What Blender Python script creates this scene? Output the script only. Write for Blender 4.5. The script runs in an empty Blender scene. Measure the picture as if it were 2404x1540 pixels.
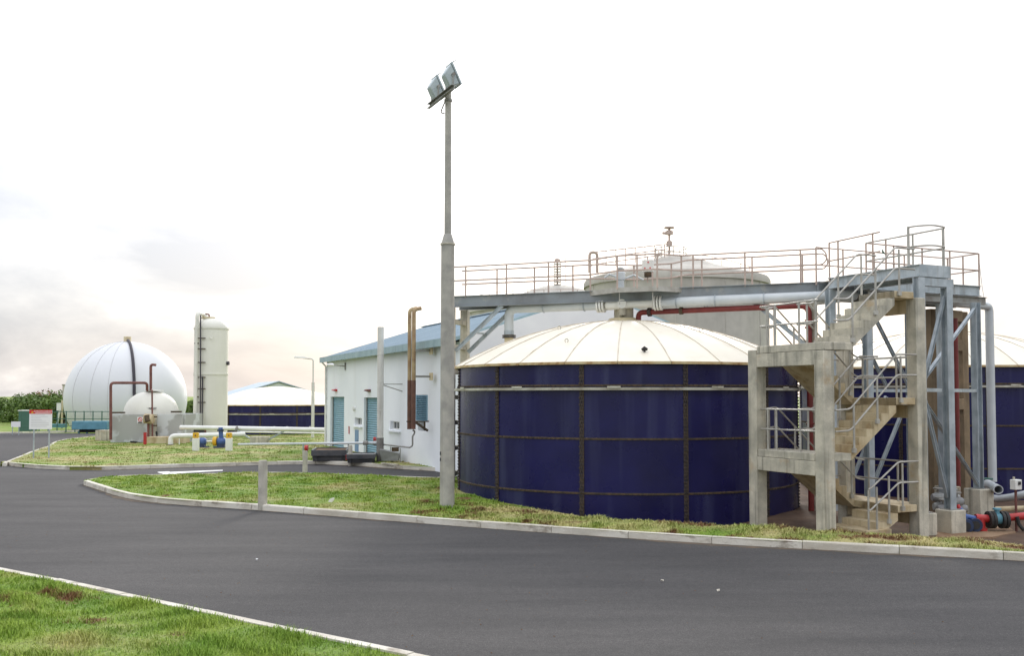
import bpy, bmesh, math, random
import numpy as np
from mathutils import Vector, Matrix, geometry, noise as mnoise
random.seed(7); np.random.seed(7)
sc = bpy.context.scene
R = math.radians

# ------------------------------------------------------------------ camera
F, PX, PY = 2250.0, 1202.0, 840.0          # focal and principal point, in 2404-px picture units
PITCH = math.atan2(90.0, F)
CAM = Vector((0, 0, 3.0))
cd = bpy.data.cameras.new('camera'); cam = bpy.data.objects.new('camera', cd)
sc.collection.objects.link(cam); sc.camera = cam
cam.location = CAM; cam.rotation_euler = (R(90) + PITCH, 0, 0)
cd.sensor_width = 36.0; cd.lens = 36.0 * F / 2404.0
cd.shift_y = (PY - 770.0) / 2404.0
cd.clip_start = 0.1; cd.clip_end = 6000
sc.render.resolution_x, sc.render.resolution_y = 1024, 657

# ------------------------------------------------------------------ light
SUN_AZ, SUN_EL = R(9), R(20)
sun_dir = Vector((math.sin(SUN_AZ) * math.cos(SUN_EL), math.cos(SUN_AZ) * math.cos(SUN_EL), math.sin(SUN_EL)))
w = bpy.data.worlds.new('World'); sc.world = w; w.use_nodes = True
nt = w.node_tree; nt.nodes.clear()
def N(t, **k):
    n = nt.nodes.new(t)
    for a, b in k.items(): setattr(n, a, b)
    return n
def L(a, b): nt.links.new(a, b)
def math_n(op, a, b=None, c=None, clamp=False):
    n = N('ShaderNodeMath', operation=op, use_clamp=clamp)
    for i, v in enumerate((a, b, c)):
        if v is None: continue
        if isinstance(v, (int, float)): n.inputs[i].default_value = v
        else: L(v, n.inputs[i])
    return n.outputs[0]
out = N('ShaderNodeOutputWorld'); bg = N('ShaderNodeBackground'); L(bg.outputs[0], out.inputs[0])
sky = N('ShaderNodeTexSky'); sky.sky_type = 'NISHITA'; sky.sun_disc = False
sky.sun_elevation = SUN_EL; sky.sun_rotation = SUN_AZ; sky.air_density = 1.2; sky.dust_density = 2.0
skys = N('ShaderNodeMix', data_type='RGBA', blend_type='MULTIPLY'); skys.inputs[0].default_value = 1
L(sky.outputs[0], skys.inputs[6]); skys.inputs[7].default_value = (.10, .10, .10, 1)
tc = N('ShaderNodeTexCoord')
sep = N('ShaderNodeSeparateXYZ'); L(tc.outputs['Generated'], sep.inputs[0])
zz = math_n('ADD', math_n('MAXIMUM', sep.outputs[2], 0.0), 0.30)
cx = math_n('DIVIDE', sep.outputs[0], zz); cy = math_n('DIVIDE', sep.outputs[1], zz)
cmb = N('ShaderNodeCombineXYZ'); L(cx, cmb.inputs[0]); L(cy, cmb.inputs[1])
cmb.inputs[2].default_value = 13.8
nz = N('ShaderNodeTexNoise'); nz.inputs['Scale'].default_value = 1.7; nz.inputs['Detail'].default_value = 7
nz.inputs['Roughness'].default_value = .55; nz.inputs['Distortion'].default_value = .35
L(cmb.outputs[0], nz.inputs['Vector'])
cr = N('ShaderNodeValToRGB'); L(nz.outputs[0], cr.inputs[0])
e = cr.color_ramp.elements
e[0].position = .40; e[0].color = (.45, .468, .52, 1)
e[1].position = .70; e[1].color = (1.0, .99, .975, 1)
m = cr.color_ramp.elements.new(.54); m.color = (.60, .605, .635, 1)
# brightness rises towards the veiled sun
dot = N('ShaderNodeVectorMath', operation='DOT_PRODUCT'); L(tc.outputs['Generated'], dot.inputs[0]); dot.inputs[1].default_value = sun_dir
glow = math_n('POWER', math_n('MAXIMUM', dot.outputs['Value'], 0.0), 22.0)
# an overcast sky is about three times as bright overhead as at the horizon
dome = math_n('MULTIPLY_ADD', math_n('MAXIMUM', sep.outputs[2], 0.0), 1.16, 0.58)
bright = math_n('ADD', math_n('MULTIPLY', glow, 0.9), dome)
cl = N('ShaderNodeMix', data_type='RGBA', blend_type='MULTIPLY'); cl.inputs[0].default_value = 1
L(cr.outputs[0], cl.inputs[6])
cb = N('ShaderNodeCombineColor'); L(bright, cb.inputs[0]); L(bright, cb.inputs[1]); L(bright, cb.inputs[2]); L(cb.outputs[0], cl.inputs[7])
mx = N('ShaderNodeMix', data_type='RGBA'); mx.inputs[0].default_value = .90
L(skys.outputs[2], mx.inputs[6]); L(cl.outputs[2], mx.inputs[7])
hz = math_n('POWER', math_n('SUBTRACT', 1.0, math_n('ABSOLUTE', sep.outputs[2]), clamp=True), 9.0)
wt = N('ShaderNodeMix', data_type='RGBA', blend_type='MULTIPLY'); L(hz, wt.inputs[0]); L(mx.outputs[2], wt.inputs[6]); wt.inputs[7].default_value = (1.0, .993, .985, 1)
L(wt.outputs[2], bg.inputs[0]); bg.inputs[1].default_value = 1.0
sl = bpy.data.lights.new('sun', 'SUN'); sl.energy = 1.0; sl.angle = R(14); sl.color = (1, .93, .84)
so = bpy.data.objects.new('sun', sl); sc.collection.objects.link(so)
so.rotation_euler = sun_dir.to_track_quat('Z', 'Y').to_euler(); so.location = (0, 0, 60)
vs = sc.view_settings; vs.view_transform = 'Standard'; vs.look = 'None'; vs.gamma = 1; vs.use_curve_mapping = False
vs.exposure = 1.08
sc.cycles.max_bounces = 8

# ------------------------------------------------------------------ picture helpers
def ray(x, y):
    a, b = (x - PX) / F, (PY - y) / F
    return Vector((a, math.cos(PITCH) - b * math.sin(PITCH), math.sin(PITCH) + b * math.cos(PITCH)))
def P(x, y, Z):                    # point seen at (x, y), at distance Z in front of the camera
    r = ray(x, y); return CAM + r * (Z / r.y)
def G(x, y, z=0.0):                # point seen at (x, y), at height z
    r = ray(x, y); return CAM + r * ((z - CAM.z) / r.z)

# ------------------------------------------------------------------ materials
MATS = {}
def mat(name, c1, c2=None, scale=2.0, rough=.6, metal=0.0, bump=0.0, bscale=25.0, streak=None, fine=.0, spec=.5,
        world=False, rust=None, lo=.38, hi=.64):
    m = bpy.data.materials.new(name); m.use_nodes = True; t = m.node_tree; ns, lk = t.nodes, t.links
    bs = ns['Principled BSDF']
    bs.inputs['Roughness'].default_value = rough; bs.inputs['Metallic'].default_value = metal
    bs.inputs['Specular IOR Level'].default_value = spec
    if world:
        vec = ns.new('ShaderNodeNewGeometry').outputs['Position']
    else:
        tcn = ns.new('ShaderNodeTexCoord'); oi = ns.new('ShaderNodeObjectInfo')
        mm = ns.new('ShaderNodeMath'); mm.operation = 'MULTIPLY'; mm.inputs[1].default_value = 61.0; lk.new(oi.outputs['Random'], mm.inputs[0])
        va = ns.new('ShaderNodeVectorMath'); va.operation = 'ADD'; lk.new(tcn.outputs['Object'], va.inputs[0]); lk.new(mm.outputs[0], va.inputs[1])
        vec = va.outputs[0]
    def noise(sc_, det=5, v=None, ro=.55):
        n = ns.new('ShaderNodeTexNoise'); n.inputs['Scale'].default_value = sc_; n.inputs['Detail'].default_value = det
        n.inputs['Roughness'].default_value = ro; lk.new(v or vec, n.inputs['Vector']); return n.outputs[0]
    def mrange(v, a, b, c=0, d=1):
        n = ns.new('ShaderNodeMapRange'); n.inputs[1].default_value = a; n.inputs[2].default_value = b
        n.inputs[3].default_value = c; n.inputs[4].default_value = d; lk.new(v, n.inputs[0]); return n.outputs[0]
    def mixc(f, a, b, bt='MIX'):
        n = ns.new('ShaderNodeMix'); n.data_type = 'RGBA'; n.blend_type = bt
        if isinstance(f, (int, float)): n.inputs[0].default_value = f
        else: lk.new(f, n.inputs[0])
        for i, q in ((6, a), (7, b)):
            if isinstance(q, tuple): n.inputs[i].default_value = (*q, 1)
            else: lk.new(q, n.inputs[i])
        return n.outputs[2]
    col = c1
    if c2: col = mixc(mrange(noise(scale), lo, hi), c1, c2)
    if streak:                      # vertical run marks: colour, amount, scale
        mp = ns.new('ShaderNodeMapping'); mp.inputs['Scale'].default_value = (1, 1, .055); lk.new(vec, mp.inputs[0])
        s = mrange(noise(streak[2], 3, mp.outputs[0]), .52, .74, 0, streak[1]); col = mixc(s, col, streak[0])
    if rust:                        # rust blooms: colour, amount, scale
        s = mrange(noise(rust[2], 8, ro=.65), .56, .70, 0, rust[1]); col = mixc(s, col, rust[0])
    if fine:
        g = mrange(noise(140 if not world else 60, 3), .3, .7, 1 - fine, 1 + fine)
        n = ns.new('ShaderNodeCombineColor')
        for i in range(3): lk.new(g, n.inputs[i])
        col = mixc(1.0, col, n.outputs[0], 'MULTIPLY')
    if isinstance(col, tuple): bs.inputs['Base Color'].default_value = (*col, 1)
    else: lk.new(col, bs.inputs['Base Color'])
    rv = mrange(noise(scale * 2.3), .3, .7, max(.05, rough - .1), min(1, rough + .1)); lk.new(rv, bs.inputs['Roughness'])
    if bump:
        b = ns.new('ShaderNodeBump'); b.inputs['Strength'].default_value = bump; b.inputs['Distance'].default_value = .03
        lk.new(noise(bscale, 6), b.inputs['Height']); lk.new(b.outputs[0], bs.inputs['Normal'])
    MATS[name] = m; return m
mat('concrete', (.58, .54, .435), (.37, .35, .285), 2.2, .85, bump=.4, bscale=18, streak=((.13, .125, .10), .8, 6), rust=((.42, .29, .15), .65, 1.4), fine=.14)
mat('concrete_brown', (.27, .20, .12), (.17, .125, .075), 1.6, .85, bump=.35, bscale=18, streak=((.07, .055, .04), .7, 5), fine=.12)
mat('concrete_warm', (.58, .49, .325), (.44, .345, .20), 1.8, .85, bump=.4, bscale=18, streak=((.2, .15, .09), .65, 6), rust=((.30, .19, .09), .6, 1.8), fine=.14)
mat('concrete_blue', (.50, .52, .51), (.34, .355, .35), 2.2, .85, bump=.3, bscale=18, streak=((.12, .12, .12), .6, 6), fine=.12)
mat('concrete_pole', (.44, .42, .37), (.32, .31, .28), 3, .8, bump=.25, bscale=30, streak=((.22, .2, .16), .5, 6), fine=.1)
mat('bund_render', (.60, .62, .62), (.40, .405, .385), .9, .85, bump=.2, bscale=14, fine=.08, lo=.46, hi=.54)
mat('digester_concrete', (.50, .475, .42), (.40, .38, .335), .5, .85, bump=.1, bscale=6, streak=((.33, .31, .27), .45, 1.2))
mat('kerb_concrete', (.68, .65, .57), (.50, .46, .38), 2.0, .85, bump=.4, bscale=25, rust=((.16, .12, .08), .8, 3), fine=.15)
mat('steel_galv', (.46, .51, .54), (.32, .37, .40), 3, .45, .3, streak=((.22, .21, .19), .6, 7), fine=.06)
mat('steel_dull', (.30, .30, .28), (.22, .21, .19), 2.5, .55, .3, rust=((.16, .10, .06), .5, 5))
mat('beam_steel', (.26, .29, .31), (.20, .21, .22), 1.5, .5, .3, rust=((.42, .40, .34), .55, 2.2))
mat('rail_steel', (.46, .45, .41), (.34, .32, .28), 4, .45, .3)
mat('rail_warm', (.52, .41, .35), (.42, .33, .28), 4, .5, .2)  # rail steel with the reddish backlight halation put into the colour
mat('navy_panel', (.013, .0125, .080), (.009, .0085, .052), .5, .30, streak=((.075, .085, .16), .42, 1.9), spec=.30)
mat('rust', (.105, .07, .038), (.05, .038, .025), 7, .85, bump=.3, bscale=60)
mat('seam_dark', (.035, .030, .040), (.085, .062, .038), 6, .7)
mat('bolt', (.07, .05, .04), (.03, .025, .025), 9, .7)
mat('ring_steel', (.55, .54, .46), (.34, .31, .24), 2.2, .55, .2, rust=((.2, .11, .05), .6, 3))
mat('cream_roof', (.84, .79, .66), (.79, .735, .60), .8, .5, rust=((.64, .56, .43), .30, 1.1), fine=.02)
mat('lap_rust', (.50, .42, .31), (.68, .62, .52), 3, .7)
mat('cream_edge', (.62, .52, .30), (.50, .33, .15), 3, .6, rust=((.22, .09, .03), .8, 3))
mat('white_wall', (.83, .855, .88), (.78, .81, .84), .6, .75, bump=.05, bscale=30, streak=((.70, .71, .71), .35, 1.2))
mat('gable_wall', (.80, .81, .81), (.74, .75, .76), .6, .8)
mat('roof_blue', (.36, .45, .51), (.42, .51, .57), .5, .45, .1)
mat('fascia_blue', (.24, .35, .38), (.30, .42, .45), 1.5, .45, .1, streak=((.35, .45, .48), .5, 4))
mat('door_deep', (.17, .29, .46), (.14, .24, .40), 1, .5)
mat('door_blue', (.19, .34, .42), (.23, .40, .48), 1, .5)
mat('louvre_blue', (.20, .38, .48), (.16, .30, .40), 1, .5)
mat('glass_dark', (.06, .07, .08), None, 1, .08, spec=.8)
mat('white_frame', (.78, .78, .74), (.68, .68, .64), 2, .6)
mat('rust_pipe', (.16, .07, .045), (.10, .05, .035), 3, .7)
mat('brass_pipe', (.42, .32, .18), (.30, .19, .10), 2, .5, .3, rust=((.16, .08, .05), .8, 2.5))
mat('flue_grey', (.68, .67, .62), (.58, .57, .53), 1.5, .5, .15, streak=((.38, .35, .3), .5, 6))
mat('flue_base', (.22, .21, .19), (.14, .13, .12), 3, .7, rust=((.2, .1, .05), .5, 4))
mat('pipe_grey', (.58, .61, .62), (.48, .52, .54), 1.5, .42, streak=None)
mat('pipe_white', (.82, .82, .78), (.74, .74, .70), 2, .4)
mat('pipe_cream', (.66, .58, .38), (.55, .45, .28), 3, .6)
mat('red_pipe', (.20, .025, .02), (.14, .018, .015), 2, .5)
mat('red_bright', (.48, .03, .035), (.38, .025, .02), 3, .4)
mat('brown_pipe', (.20, .075, .06), (.13, .05, .04), 4, .6)
mat('dark_hose', (.035, .03, .04), None, 4, .6)
mat('black_rubber', (.015, .015, .015), (.03, .028, .025), 5, .7)
mat('blue_paint', (.06, .13, .36), (.05, .09, .24), 5, .45)
mat('blue_dark', (.03, .055, .13), (.02, .03, .07), 5, .45)
mat('teal_paint', (.12, .30, .38), (.09, .24, .30), 2, .5)
mat('yellow_paint', (.75, .45, .02), (.65, .36, .02), 4, .5)
mat('vessel_cream', (.72, .71, .63), (.67, .66, .58), .6, .5, streak=((.60, .58, .50), .3, 1.2))
mat('dome_white', (.70, .71, .72), (.66, .67, .68), .25, .42, bump=.02, bscale=3)
mat('dome_seam', (.56, .56, .56), None, 1, .6)
mat('skip_dark', (.045, .048, .055), (.08, .08, .085), 2, .6, rust=((.12, .09, .07), .5, 3))
mat('skip_grey', (.30, .31, .30), (.22, .22, .22), 2, .7)
mat('sign_white', (.82, .82, .82), None, 1, .5)
mat('sign_red', (.62, .02, .02), None, 1, .5)
mat('sign_line', (.55, .55, .55), None, 1, .6)
mat('sign_black', (.03, .03, .03), None, 1, .6)
mat('floodlight_grey', (.48, .54, .56), (.42, .48, .50), 3, .4, .2)
mat('lamp_glass', (.75, .75, .72), None, 1, .15)
mat('paint_line', (.82, .82, .80), (.70, .70, .68), 3, .7, fine=.1)
mat('road_dirt', (.13, .095, .062), (.075, .062, .048), 3, .95, bump=.4, bscale=30, fine=.3)
mat('earth_pad', (.30, .20, .12), (.22, .13, .07), 1.2, .9, bump=.3, bscale=12)
mat('bark', (.14, .10, .07), (.09, .065, .05), 4, .9, bump=.4)
mat('fence_green', (.05, .13, .10), None, 1, .5)
mat('soil_shaded', (.075, .042, .025), (.12, .07, .04), 1.5, .95, bump=.5, bscale=8, fine=.2)  # darker copy of soil_brown, shade under the tower painted into its colour
mat('soil_brown', (.13, .072, .04), (.20, .125, .07), 1.5, .95, bump=.5, bscale=8)
mat('white_plastic', (.85, .85, .85), None, 2, .4)
mat('tan_bollard', (.50, .47, .40), (.36, .34, .29), 3, .85, bump=.3, bscale=30, streak=((.22, .2, .17), .6, 8), fine=.1)
mat('foliage', (.075, .135, .025), (.17, .25, .05), 1.3, .6, world=True)
mat('foliage_red', (.10, .07, .02), (.26, .09, .03), 1.3, .6, world=True)

def asphalt():
    m = bpy.data.materials.new('asphalt'); m.use_nodes = True; t = m.node_tree; ns, lk = t.nodes, t.links; bs = ns['Principled BSDF']
    g = ns.new('ShaderNodeNewGeometry').outputs['Position']
    def noi(s, d, v=g, ro=.6):
        n = ns.new('ShaderNodeTexNoise'); n.inputs['Scale'].default_value = s; n.inputs['Detail'].default_value = d; n.inputs['Roughness'].default_value = ro
        lk.new(v, n.inputs['Vector']); return n.outputs[0]
    def ramp(v, *st):
        n = ns.new('ShaderNodeValToRGB'); lk.new(v, n.inputs[0]); el = n.color_ramp.elements
        while len(el) < len(st): el.new(.5)
        for q, (p, c) in zip(el, st): q.position = p; q.color = (*c, 1)
        return n.outputs[0]
    mp = ns.new('ShaderNodeMapping'); mp.inputs['Rotation'].default_value = (0, 0, R(-28)); mp.inputs['Scale'].default_value = (.25, 1.3, 1); lk.new(g, mp.inputs[0])
    a = ramp(noi(.9, 6, mp.outputs[0]), (.3, (.037, .0365, .0375)), (.7, (.062, .060, .060)))
    b = ramp(noi(55, 3), (.30, (.5, .5, .5)), (.5, (1, 1, 1)), (.68, (1.75, 1.72, 1.68)))
    c = ramp(noi(.22, 5), (.35, (.90, .895, .89)), (.65, (1.09, 1.085, 1.08)))
    d_ = ramp(noi(7, 5, ro=.7), (.3, (.84, .84, .84)), (.7, (1.17, 1.16, 1.15))); f_ = ramp(noi(22, 4, ro=.75), (.3, (.68, .68, .68)), (.7, (1.36, 1.35, 1.33)))
    def mul(x, y):
        n = ns.new('ShaderNodeMix'); n.data_type = 'RGBA'; n.blend_type = 'MULTIPLY'; n.inputs[0].default_value = 1
        lk.new(x, n.inputs[6]); lk.new(y, n.inputs[7]); return n.outputs[2]
    lk.new(mul(mul(mul(a, b), c), mul(d_, f_)), bs.inputs['Base Color']); bs.inputs['Roughness'].default_value = .82; bs.inputs['Specular IOR Level'].default_value = .35
    bp = ns.new('ShaderNodeBump'); bp.inputs['Strength'].default_value = .6; bp.inputs['Distance'].default_value = .012
    lk.new(noi(70, 4), bp.inputs['Height']); lk.new(bp.outputs[0], bs.inputs['Normal']); MATS['asphalt'] = m
asphalt()

def grass_mat(name, blades, dry0, dirt=.62, fc=.45):
    m = bpy.data.materials.new(name); m.use_nodes = True; t = m.node_tree; ns, lk = t.nodes, t.links; bs = ns['Principled BSDF']
    g = ns.new('ShaderNodeNewGeometry').outputs['Position']
    def noi(s, d, ro=.6):
        n = ns.new('ShaderNodeTexNoise'); n.inputs['Scale'].default_value = s; n.inputs['Detail'].default_value = d; n.inputs['Roughness'].default_value = ro
        lk.new(g, n.inputs['Vector']); return n.outputs[0]
    def mr(v, a, b, c=0, d=1):
        n = ns.new('ShaderNodeMapRange'); lk.new(v, n.inputs[0])
        for i, q in enumerate((a, b, c, d)): n.inputs[i + 1].default_value = q
        return n.outputs[0]
    def mix(f, a, b, bt='MIX'):
        n = ns.new('ShaderNodeMix'); n.data_type = 'RGBA'; n.blend_type = bt; lk.new(f, n.inputs[0]) if not isinstance(f, float) else setattr(n.inputs[0], 'default_value', f)
        for i, q in ((6, a), (7, b)):
            if isinstance(q, tuple): n.inputs[i].default_value = (*q, 1)
            else: lk.new(q, n.inputs[i])
        return n.outputs[2]
    k = (1.45 if fc > .2 else 1.2) if blades else 1.1
    green = mix(mr(noi(1.3, 5), .35, .65), (.115 * k, .195 * k, .026 * k), (.20 * k, .265 * k, .045 * k))
    straw = mix(mr(noi(3.1, 5), .35, .65), (.30 * k, .26 * k, .11 * k), (.40 * k, .35 * k, .17 * k))
    ad = ns.new('ShaderNodeMath'); ad.operation = 'ADD'; ad.inputs[1].default_value = dry0; lk.new(noi(.33, 7, .68), ad.inputs[0])
    col = mix(mr(ad.outputs[0], .42, .62), green, straw)
    col = mix(mr(noi(1.05, 6, .7), dirt, dirt + .07), col, (.17, .085, .04))
    fv = mr(noi(38 if blades else 22, 3), .3, .7, 1 - fc, 1 + fc)
    cc = ns.new('ShaderNodeCombineColor'); [lk.new(fv, cc.inputs[i]) for i in range(3)]
    col = mix(1.0, col, cc.outputs[0], 'MULTIPLY')
    lk.new(col, bs.inputs['Base Color']); bs.inputs['Roughness'].default_value = .75; bs.inputs['Specular IOR Level'].default_value = .2
    if not blades:
        bp = ns.new('ShaderNodeBump'); bp.inputs['Strength'].default_value = .8; bp.inputs['Distance'].default_value = .05
        lk.new(noi(16, 6), bp.inputs['Height']); lk.new(bp.outputs[0], bs.inputs['Normal'])
    MATS[name] = m
for nm, d, q, f in (('verge', -.12, .59, .45), ('island', -.07, .60, .3), ('strip', .03, .52, .4), ('lawn', -.01, .60, .15), ('field', -.08, .7, .2)):
    grass_mat('ground_' + nm, False, d, q, f); grass_mat('blades_' + nm, True, d, q, f)

# ------------------------------------------------------------------ mesh helpers
COL = sc.collection
WL = {}
UP = Vector((0, 0, 1))
def V(*a): return Vector(a[0]) if len(a) == 1 else Vector(a)
class MB:
    def __init__(s): s.v = []; s.f = []
    def add(s, vs_, fs):
        o = len(s.v); s.v += [Vector(q) for q in vs_]; s.f += [tuple(i + o for i in f) for f in fs]; return s
    def hexa(s, c8): return s.add(c8, [(0, 3, 2, 1), (4, 5, 6, 7), (0, 1, 5, 4), (1, 2, 6, 5), (2, 3, 7, 6), (3, 0, 4, 7)])
    def box(s, c, size, az=0.0):
        c = V(c); a, b, h = [q / 2 for q in size]; ux = Vector((math.cos(az), math.sin(az), 0)); uy = Vector((-math.sin(az), math.cos(az), 0))
        pts = [c + ux * i * a + uy * j * b + UP * k * h for k in (-1, 1) for i, j in ((-1, -1), (1, -1), (1, 1), (-1, 1))]
        return s.hexa(pts)
    def beam(s, p0, p1, wd, ht, up=UP):
        p0, p1 = V(p0), V(p1); d = (p1 - p0).normalized(); sd = d.cross(up)
        if sd.length < 1e-4: sd = d.cross(Vector((0, 1, 0)))
        sd.normalize(); u2 = sd.cross(d)
        q = [(-1, -1), (1, -1), (1, 1), (-1, 1)]
        return s.hexa([p + sd * i * wd / 2 + u2 * j * ht / 2 for p in (p0, p1) for i, j in q])
    def ibeam(s, p0, p1, wd, ht, t=.02, up=UP):
        p0, p1 = V(p0), V(p1); d = (p1 - p0).normalized(); sd = d.cross(up)
        if sd.length < 1e-4: sd = d.cross(Vector((0, 1, 0)))
        sd.normalize(); u2 = sd.cross(d)
        for k in (-1, 1):
            o = u2 * k * (ht - t) / 2; s.beam(p0 + o, p1 + o, wd, t, u2)
        return s.beam(p0, p1, t, ht - 2 * t, u2)
    def tube(s, pts, r, n=10, cap=True):
        pts = [V(p) for p in pts]; k = len(pts); o = len(s.v)
        d0 = (pts[1] - pts[0]).normalized(); a = d0.cross(UP)
        if a.length < 1e-3: a = d0.cross(Vector((1, 0, 0)))
        a.normalize(); dp = d0
        for i, p in enumerate(pts):
            d = ((pts[min(i + 1, k - 1)] - pts[max(i - 1, 0)])).normalized()
            a = dp.rotation_difference(d) @ a; a = (a - d * a.dot(d)).normalized(); dp = d; b = d.cross(a)
            rr = r[i] if isinstance(r, (list, tuple)) else r
            s.v += [p + a * rr * math.cos(2 * math.pi * j / n) + b * rr * math.sin(2 * math.pi * j / n) for j in range(n)]
        for i in range(k - 1):
            for j in range(n):
                s.f.append((o + i * n + j, o + i * n + (j + 1) % n, o + (i + 1) * n + (j + 1) % n, o + (i + 1) * n + j))
        if cap: s.f.append(tuple(o + j for j in reversed(range(n)))); s.f.append(tuple(o + (k - 1) * n + j for j in range(n)))
        return s
    def lathe(s, c, prof, n=32, a0=0.0, a1=2 * math.pi):
        c = V(c); full = abs(a1 - a0 - 2 * math.pi) < 1e-6; m = n if full else n + 1; o = len(s.v)
        for i in range(m):
            a = a0 + (a1 - a0) * i / n
            s.v += [c + Vector((r * math.cos(a), r * math.sin(a), z)) for r, z in prof]
        k = len(prof)
        for i in range(n):
            for j in range(k - 1):
                s.f.append((o + i * k + j, o + ((i + 1) % m) * k + j, o + ((i + 1) % m) * k + j + 1, o + i * k + j + 1))
        return s
    def prism(s, poly, ext):
        poly = [V(p) for p in poly]; ext = V(ext); k = len(poly)
        return s.add(poly + [p + ext for p in poly], [tuple(reversed(range(k))), tuple(range(k, 2 * k))] + [(i, (i + 1) % k, k + (i + 1) % k, k + i) for i in range(k)])
    def build(s, name, m, parent=None, bev=0, label=None, loc=None, recalc=True):
        o0 = V(loc) if loc is not None else (WL[parent.name] if parent else Vector((0, 0, 0)))
        me = bpy.data.meshes.new(name); me.from_pydata([tuple(q - o0) for q in s.v], [], s.f); me.update()
        if recalc:
            bm = bmesh.new(); bm.from_mesh(me); bmesh.ops.recalc_face_normals(bm, faces=bm.faces); bm.to_mesh(me); bm.free()
        me.shade_smooth(); me.set_sharp_from_angle(angle=R(32))
        me.materials.append(MATS[m]); ob = bpy.data.objects.new(name, me); COL.objects.link(ob)
        if parent: ob.parent = parent; WL[ob.name] = WL[parent.name]
        else: ob.location = o0; WL[ob.name] = o0
        if bev:
            b = ob.modifiers.new('bevel', 'BEVEL'); b.width = bev; b.segments = 2; b.limit_method = 'ANGLE'; b.angle_limit = R(40)
        if label: ob['label'] = label
        return ob
def thing(name, label, cat, loc, group=None):
    o = bpy.data.objects.new(name, None); COL.objects.link(o); o.location = loc; o.empty_display_size = .2
    o['label'] = label; o['category'] = cat
    if group: o['group'] = group
    WL[o.name] = V(loc); return o
def tag(o, label, cat, group=None):
    o['label'] = label; o['category'] = cat
    if group: o['group'] = group
    return o
def struct(o): o['kind'] = 'structure'; return o
def copy_tree(o, parent=None):
    c = o.copy(); COL.objects.link(c); c.parent = parent
    for ch in list(o.children): copy_tree(ch, c)
    return c
def fillet(pts, rad, k=6):
    pts = [V(p) for p in pts]; res = [pts[0]]
    for i in range(1, len(pts) - 1):
        a, b, c = pts[i - 1], pts[i], pts[i + 1]; d1, d2 = (a - b).normalized(), (c - b).normalized()
        rr = min(rad, (a - b).length * .49, (c - b).length * .49)
        for j in range(k + 1):
            q = j / k; res.append((b + d1 * rr) * (1 - q) ** 2 + b * 2 * q * (1 - q) + (b + d2 * rr) * q ** 2)
    res.append(pts[-1]); return res
def text(body, size, m, parent, loc, rot, name='lettering', depth=.004, align='CENTER', sx=1.0):
    cu = bpy.data.curves.new(name, 'FONT'); cu.body = body; cu.size = size; cu.extrude = depth; cu.align_x = align; cu.align_y = 'CENTER'
    to = bpy.data.objects.new('tmp', cu); COL.objects.link(to)
    me = bpy.data.meshes.new_from_object(to); bpy.data.objects.remove(to)
    ob = bpy.data.objects.new(name, me); COL.objects.link(ob); me.materials.clear(); me.materials.append(MATS[m])
    if parent: ob.parent = parent; ob.location = V(loc) - WL[parent.name]
    else: ob.location = loc
    ob.rotation_euler = rot; ob.scale = (sx, 1, 1); return ob

AX = R(25)
E1 = Vector((math.cos(AX), math.sin(AX), 0)); E2 = Vector((-math.sin(AX), math.cos(AX), 0))

# ================================================================== SETTING: ground, road, kerbs, lawns
def pip(poly, x, y):
    n = len(poly); r = np.zeros(x.shape, bool); j = n - 1
    for i in range(n):
        xi, yi = poly[i]; xj, yj = poly[j]
        c = ((yi > y) != (yj > y)) & (x < (xj - xi) * (y - yi) / (yj - yi + 1e-12) + xi); r ^= c; j = i
    return r
def pdist(line, x, y):
    d = np.full(x.shape, 1e9)
    for (ax, ay), (bx, by) in zip(line[:-1], line[1:]):
        dx, dy = bx - ax, by - ay; t = np.clip(((x - ax) * dx + (y - ay) * dy) / (dx * dx + dy * dy), 0, 1)
        d = np.minimum(d, np.hypot(x - ax - t * dx, y - ay - t * dy))
    return d
def sst(a, b, x): t = np.clip((x - a) / (b - a), 0, 1); return t * t * (3 - 2 * t)
def lumps(x, y, amp):
    return amp * (np.sin(x * 2.1 + 1.3 * np.sin(y * 1.1)) * np.sin(y * 1.7 + .6) * .6 + np.sin(x * 5.3 + y * 2.9) * np.sin(y * 4.7 - x * 1.9) * .4)
def g2(*pts, z=0): return [tuple(G(x, y, z)[:2]) for x, y in pts]
def resample(line, step):
    res = [line[0]]
    for a, b in zip(line[:-1], line[1:]):
        n = max(1, int(round(math.hypot(b[0] - a[0], b[1] - a[1]) / step)))
        res += [(a[0] + (b[0] - a[0]) * i / n, a[1] + (b[1] - a[1]) * i / n) for i in range(1, n + 1)]
    return res
def smooth(line, it=2):
    for _ in range(it):
        q = [line[0]]
        for a, b in zip(line[:-1], line[1:]):
            q += [(a[0] * .75 + b[0] * .25, a[1] * .75 + b[1] * .25), (a[0] * .25 + b[0] * .75, a[1] * .25 + b[1] * .75)]
        q.append(line[-1]); line = q
    return line
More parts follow.
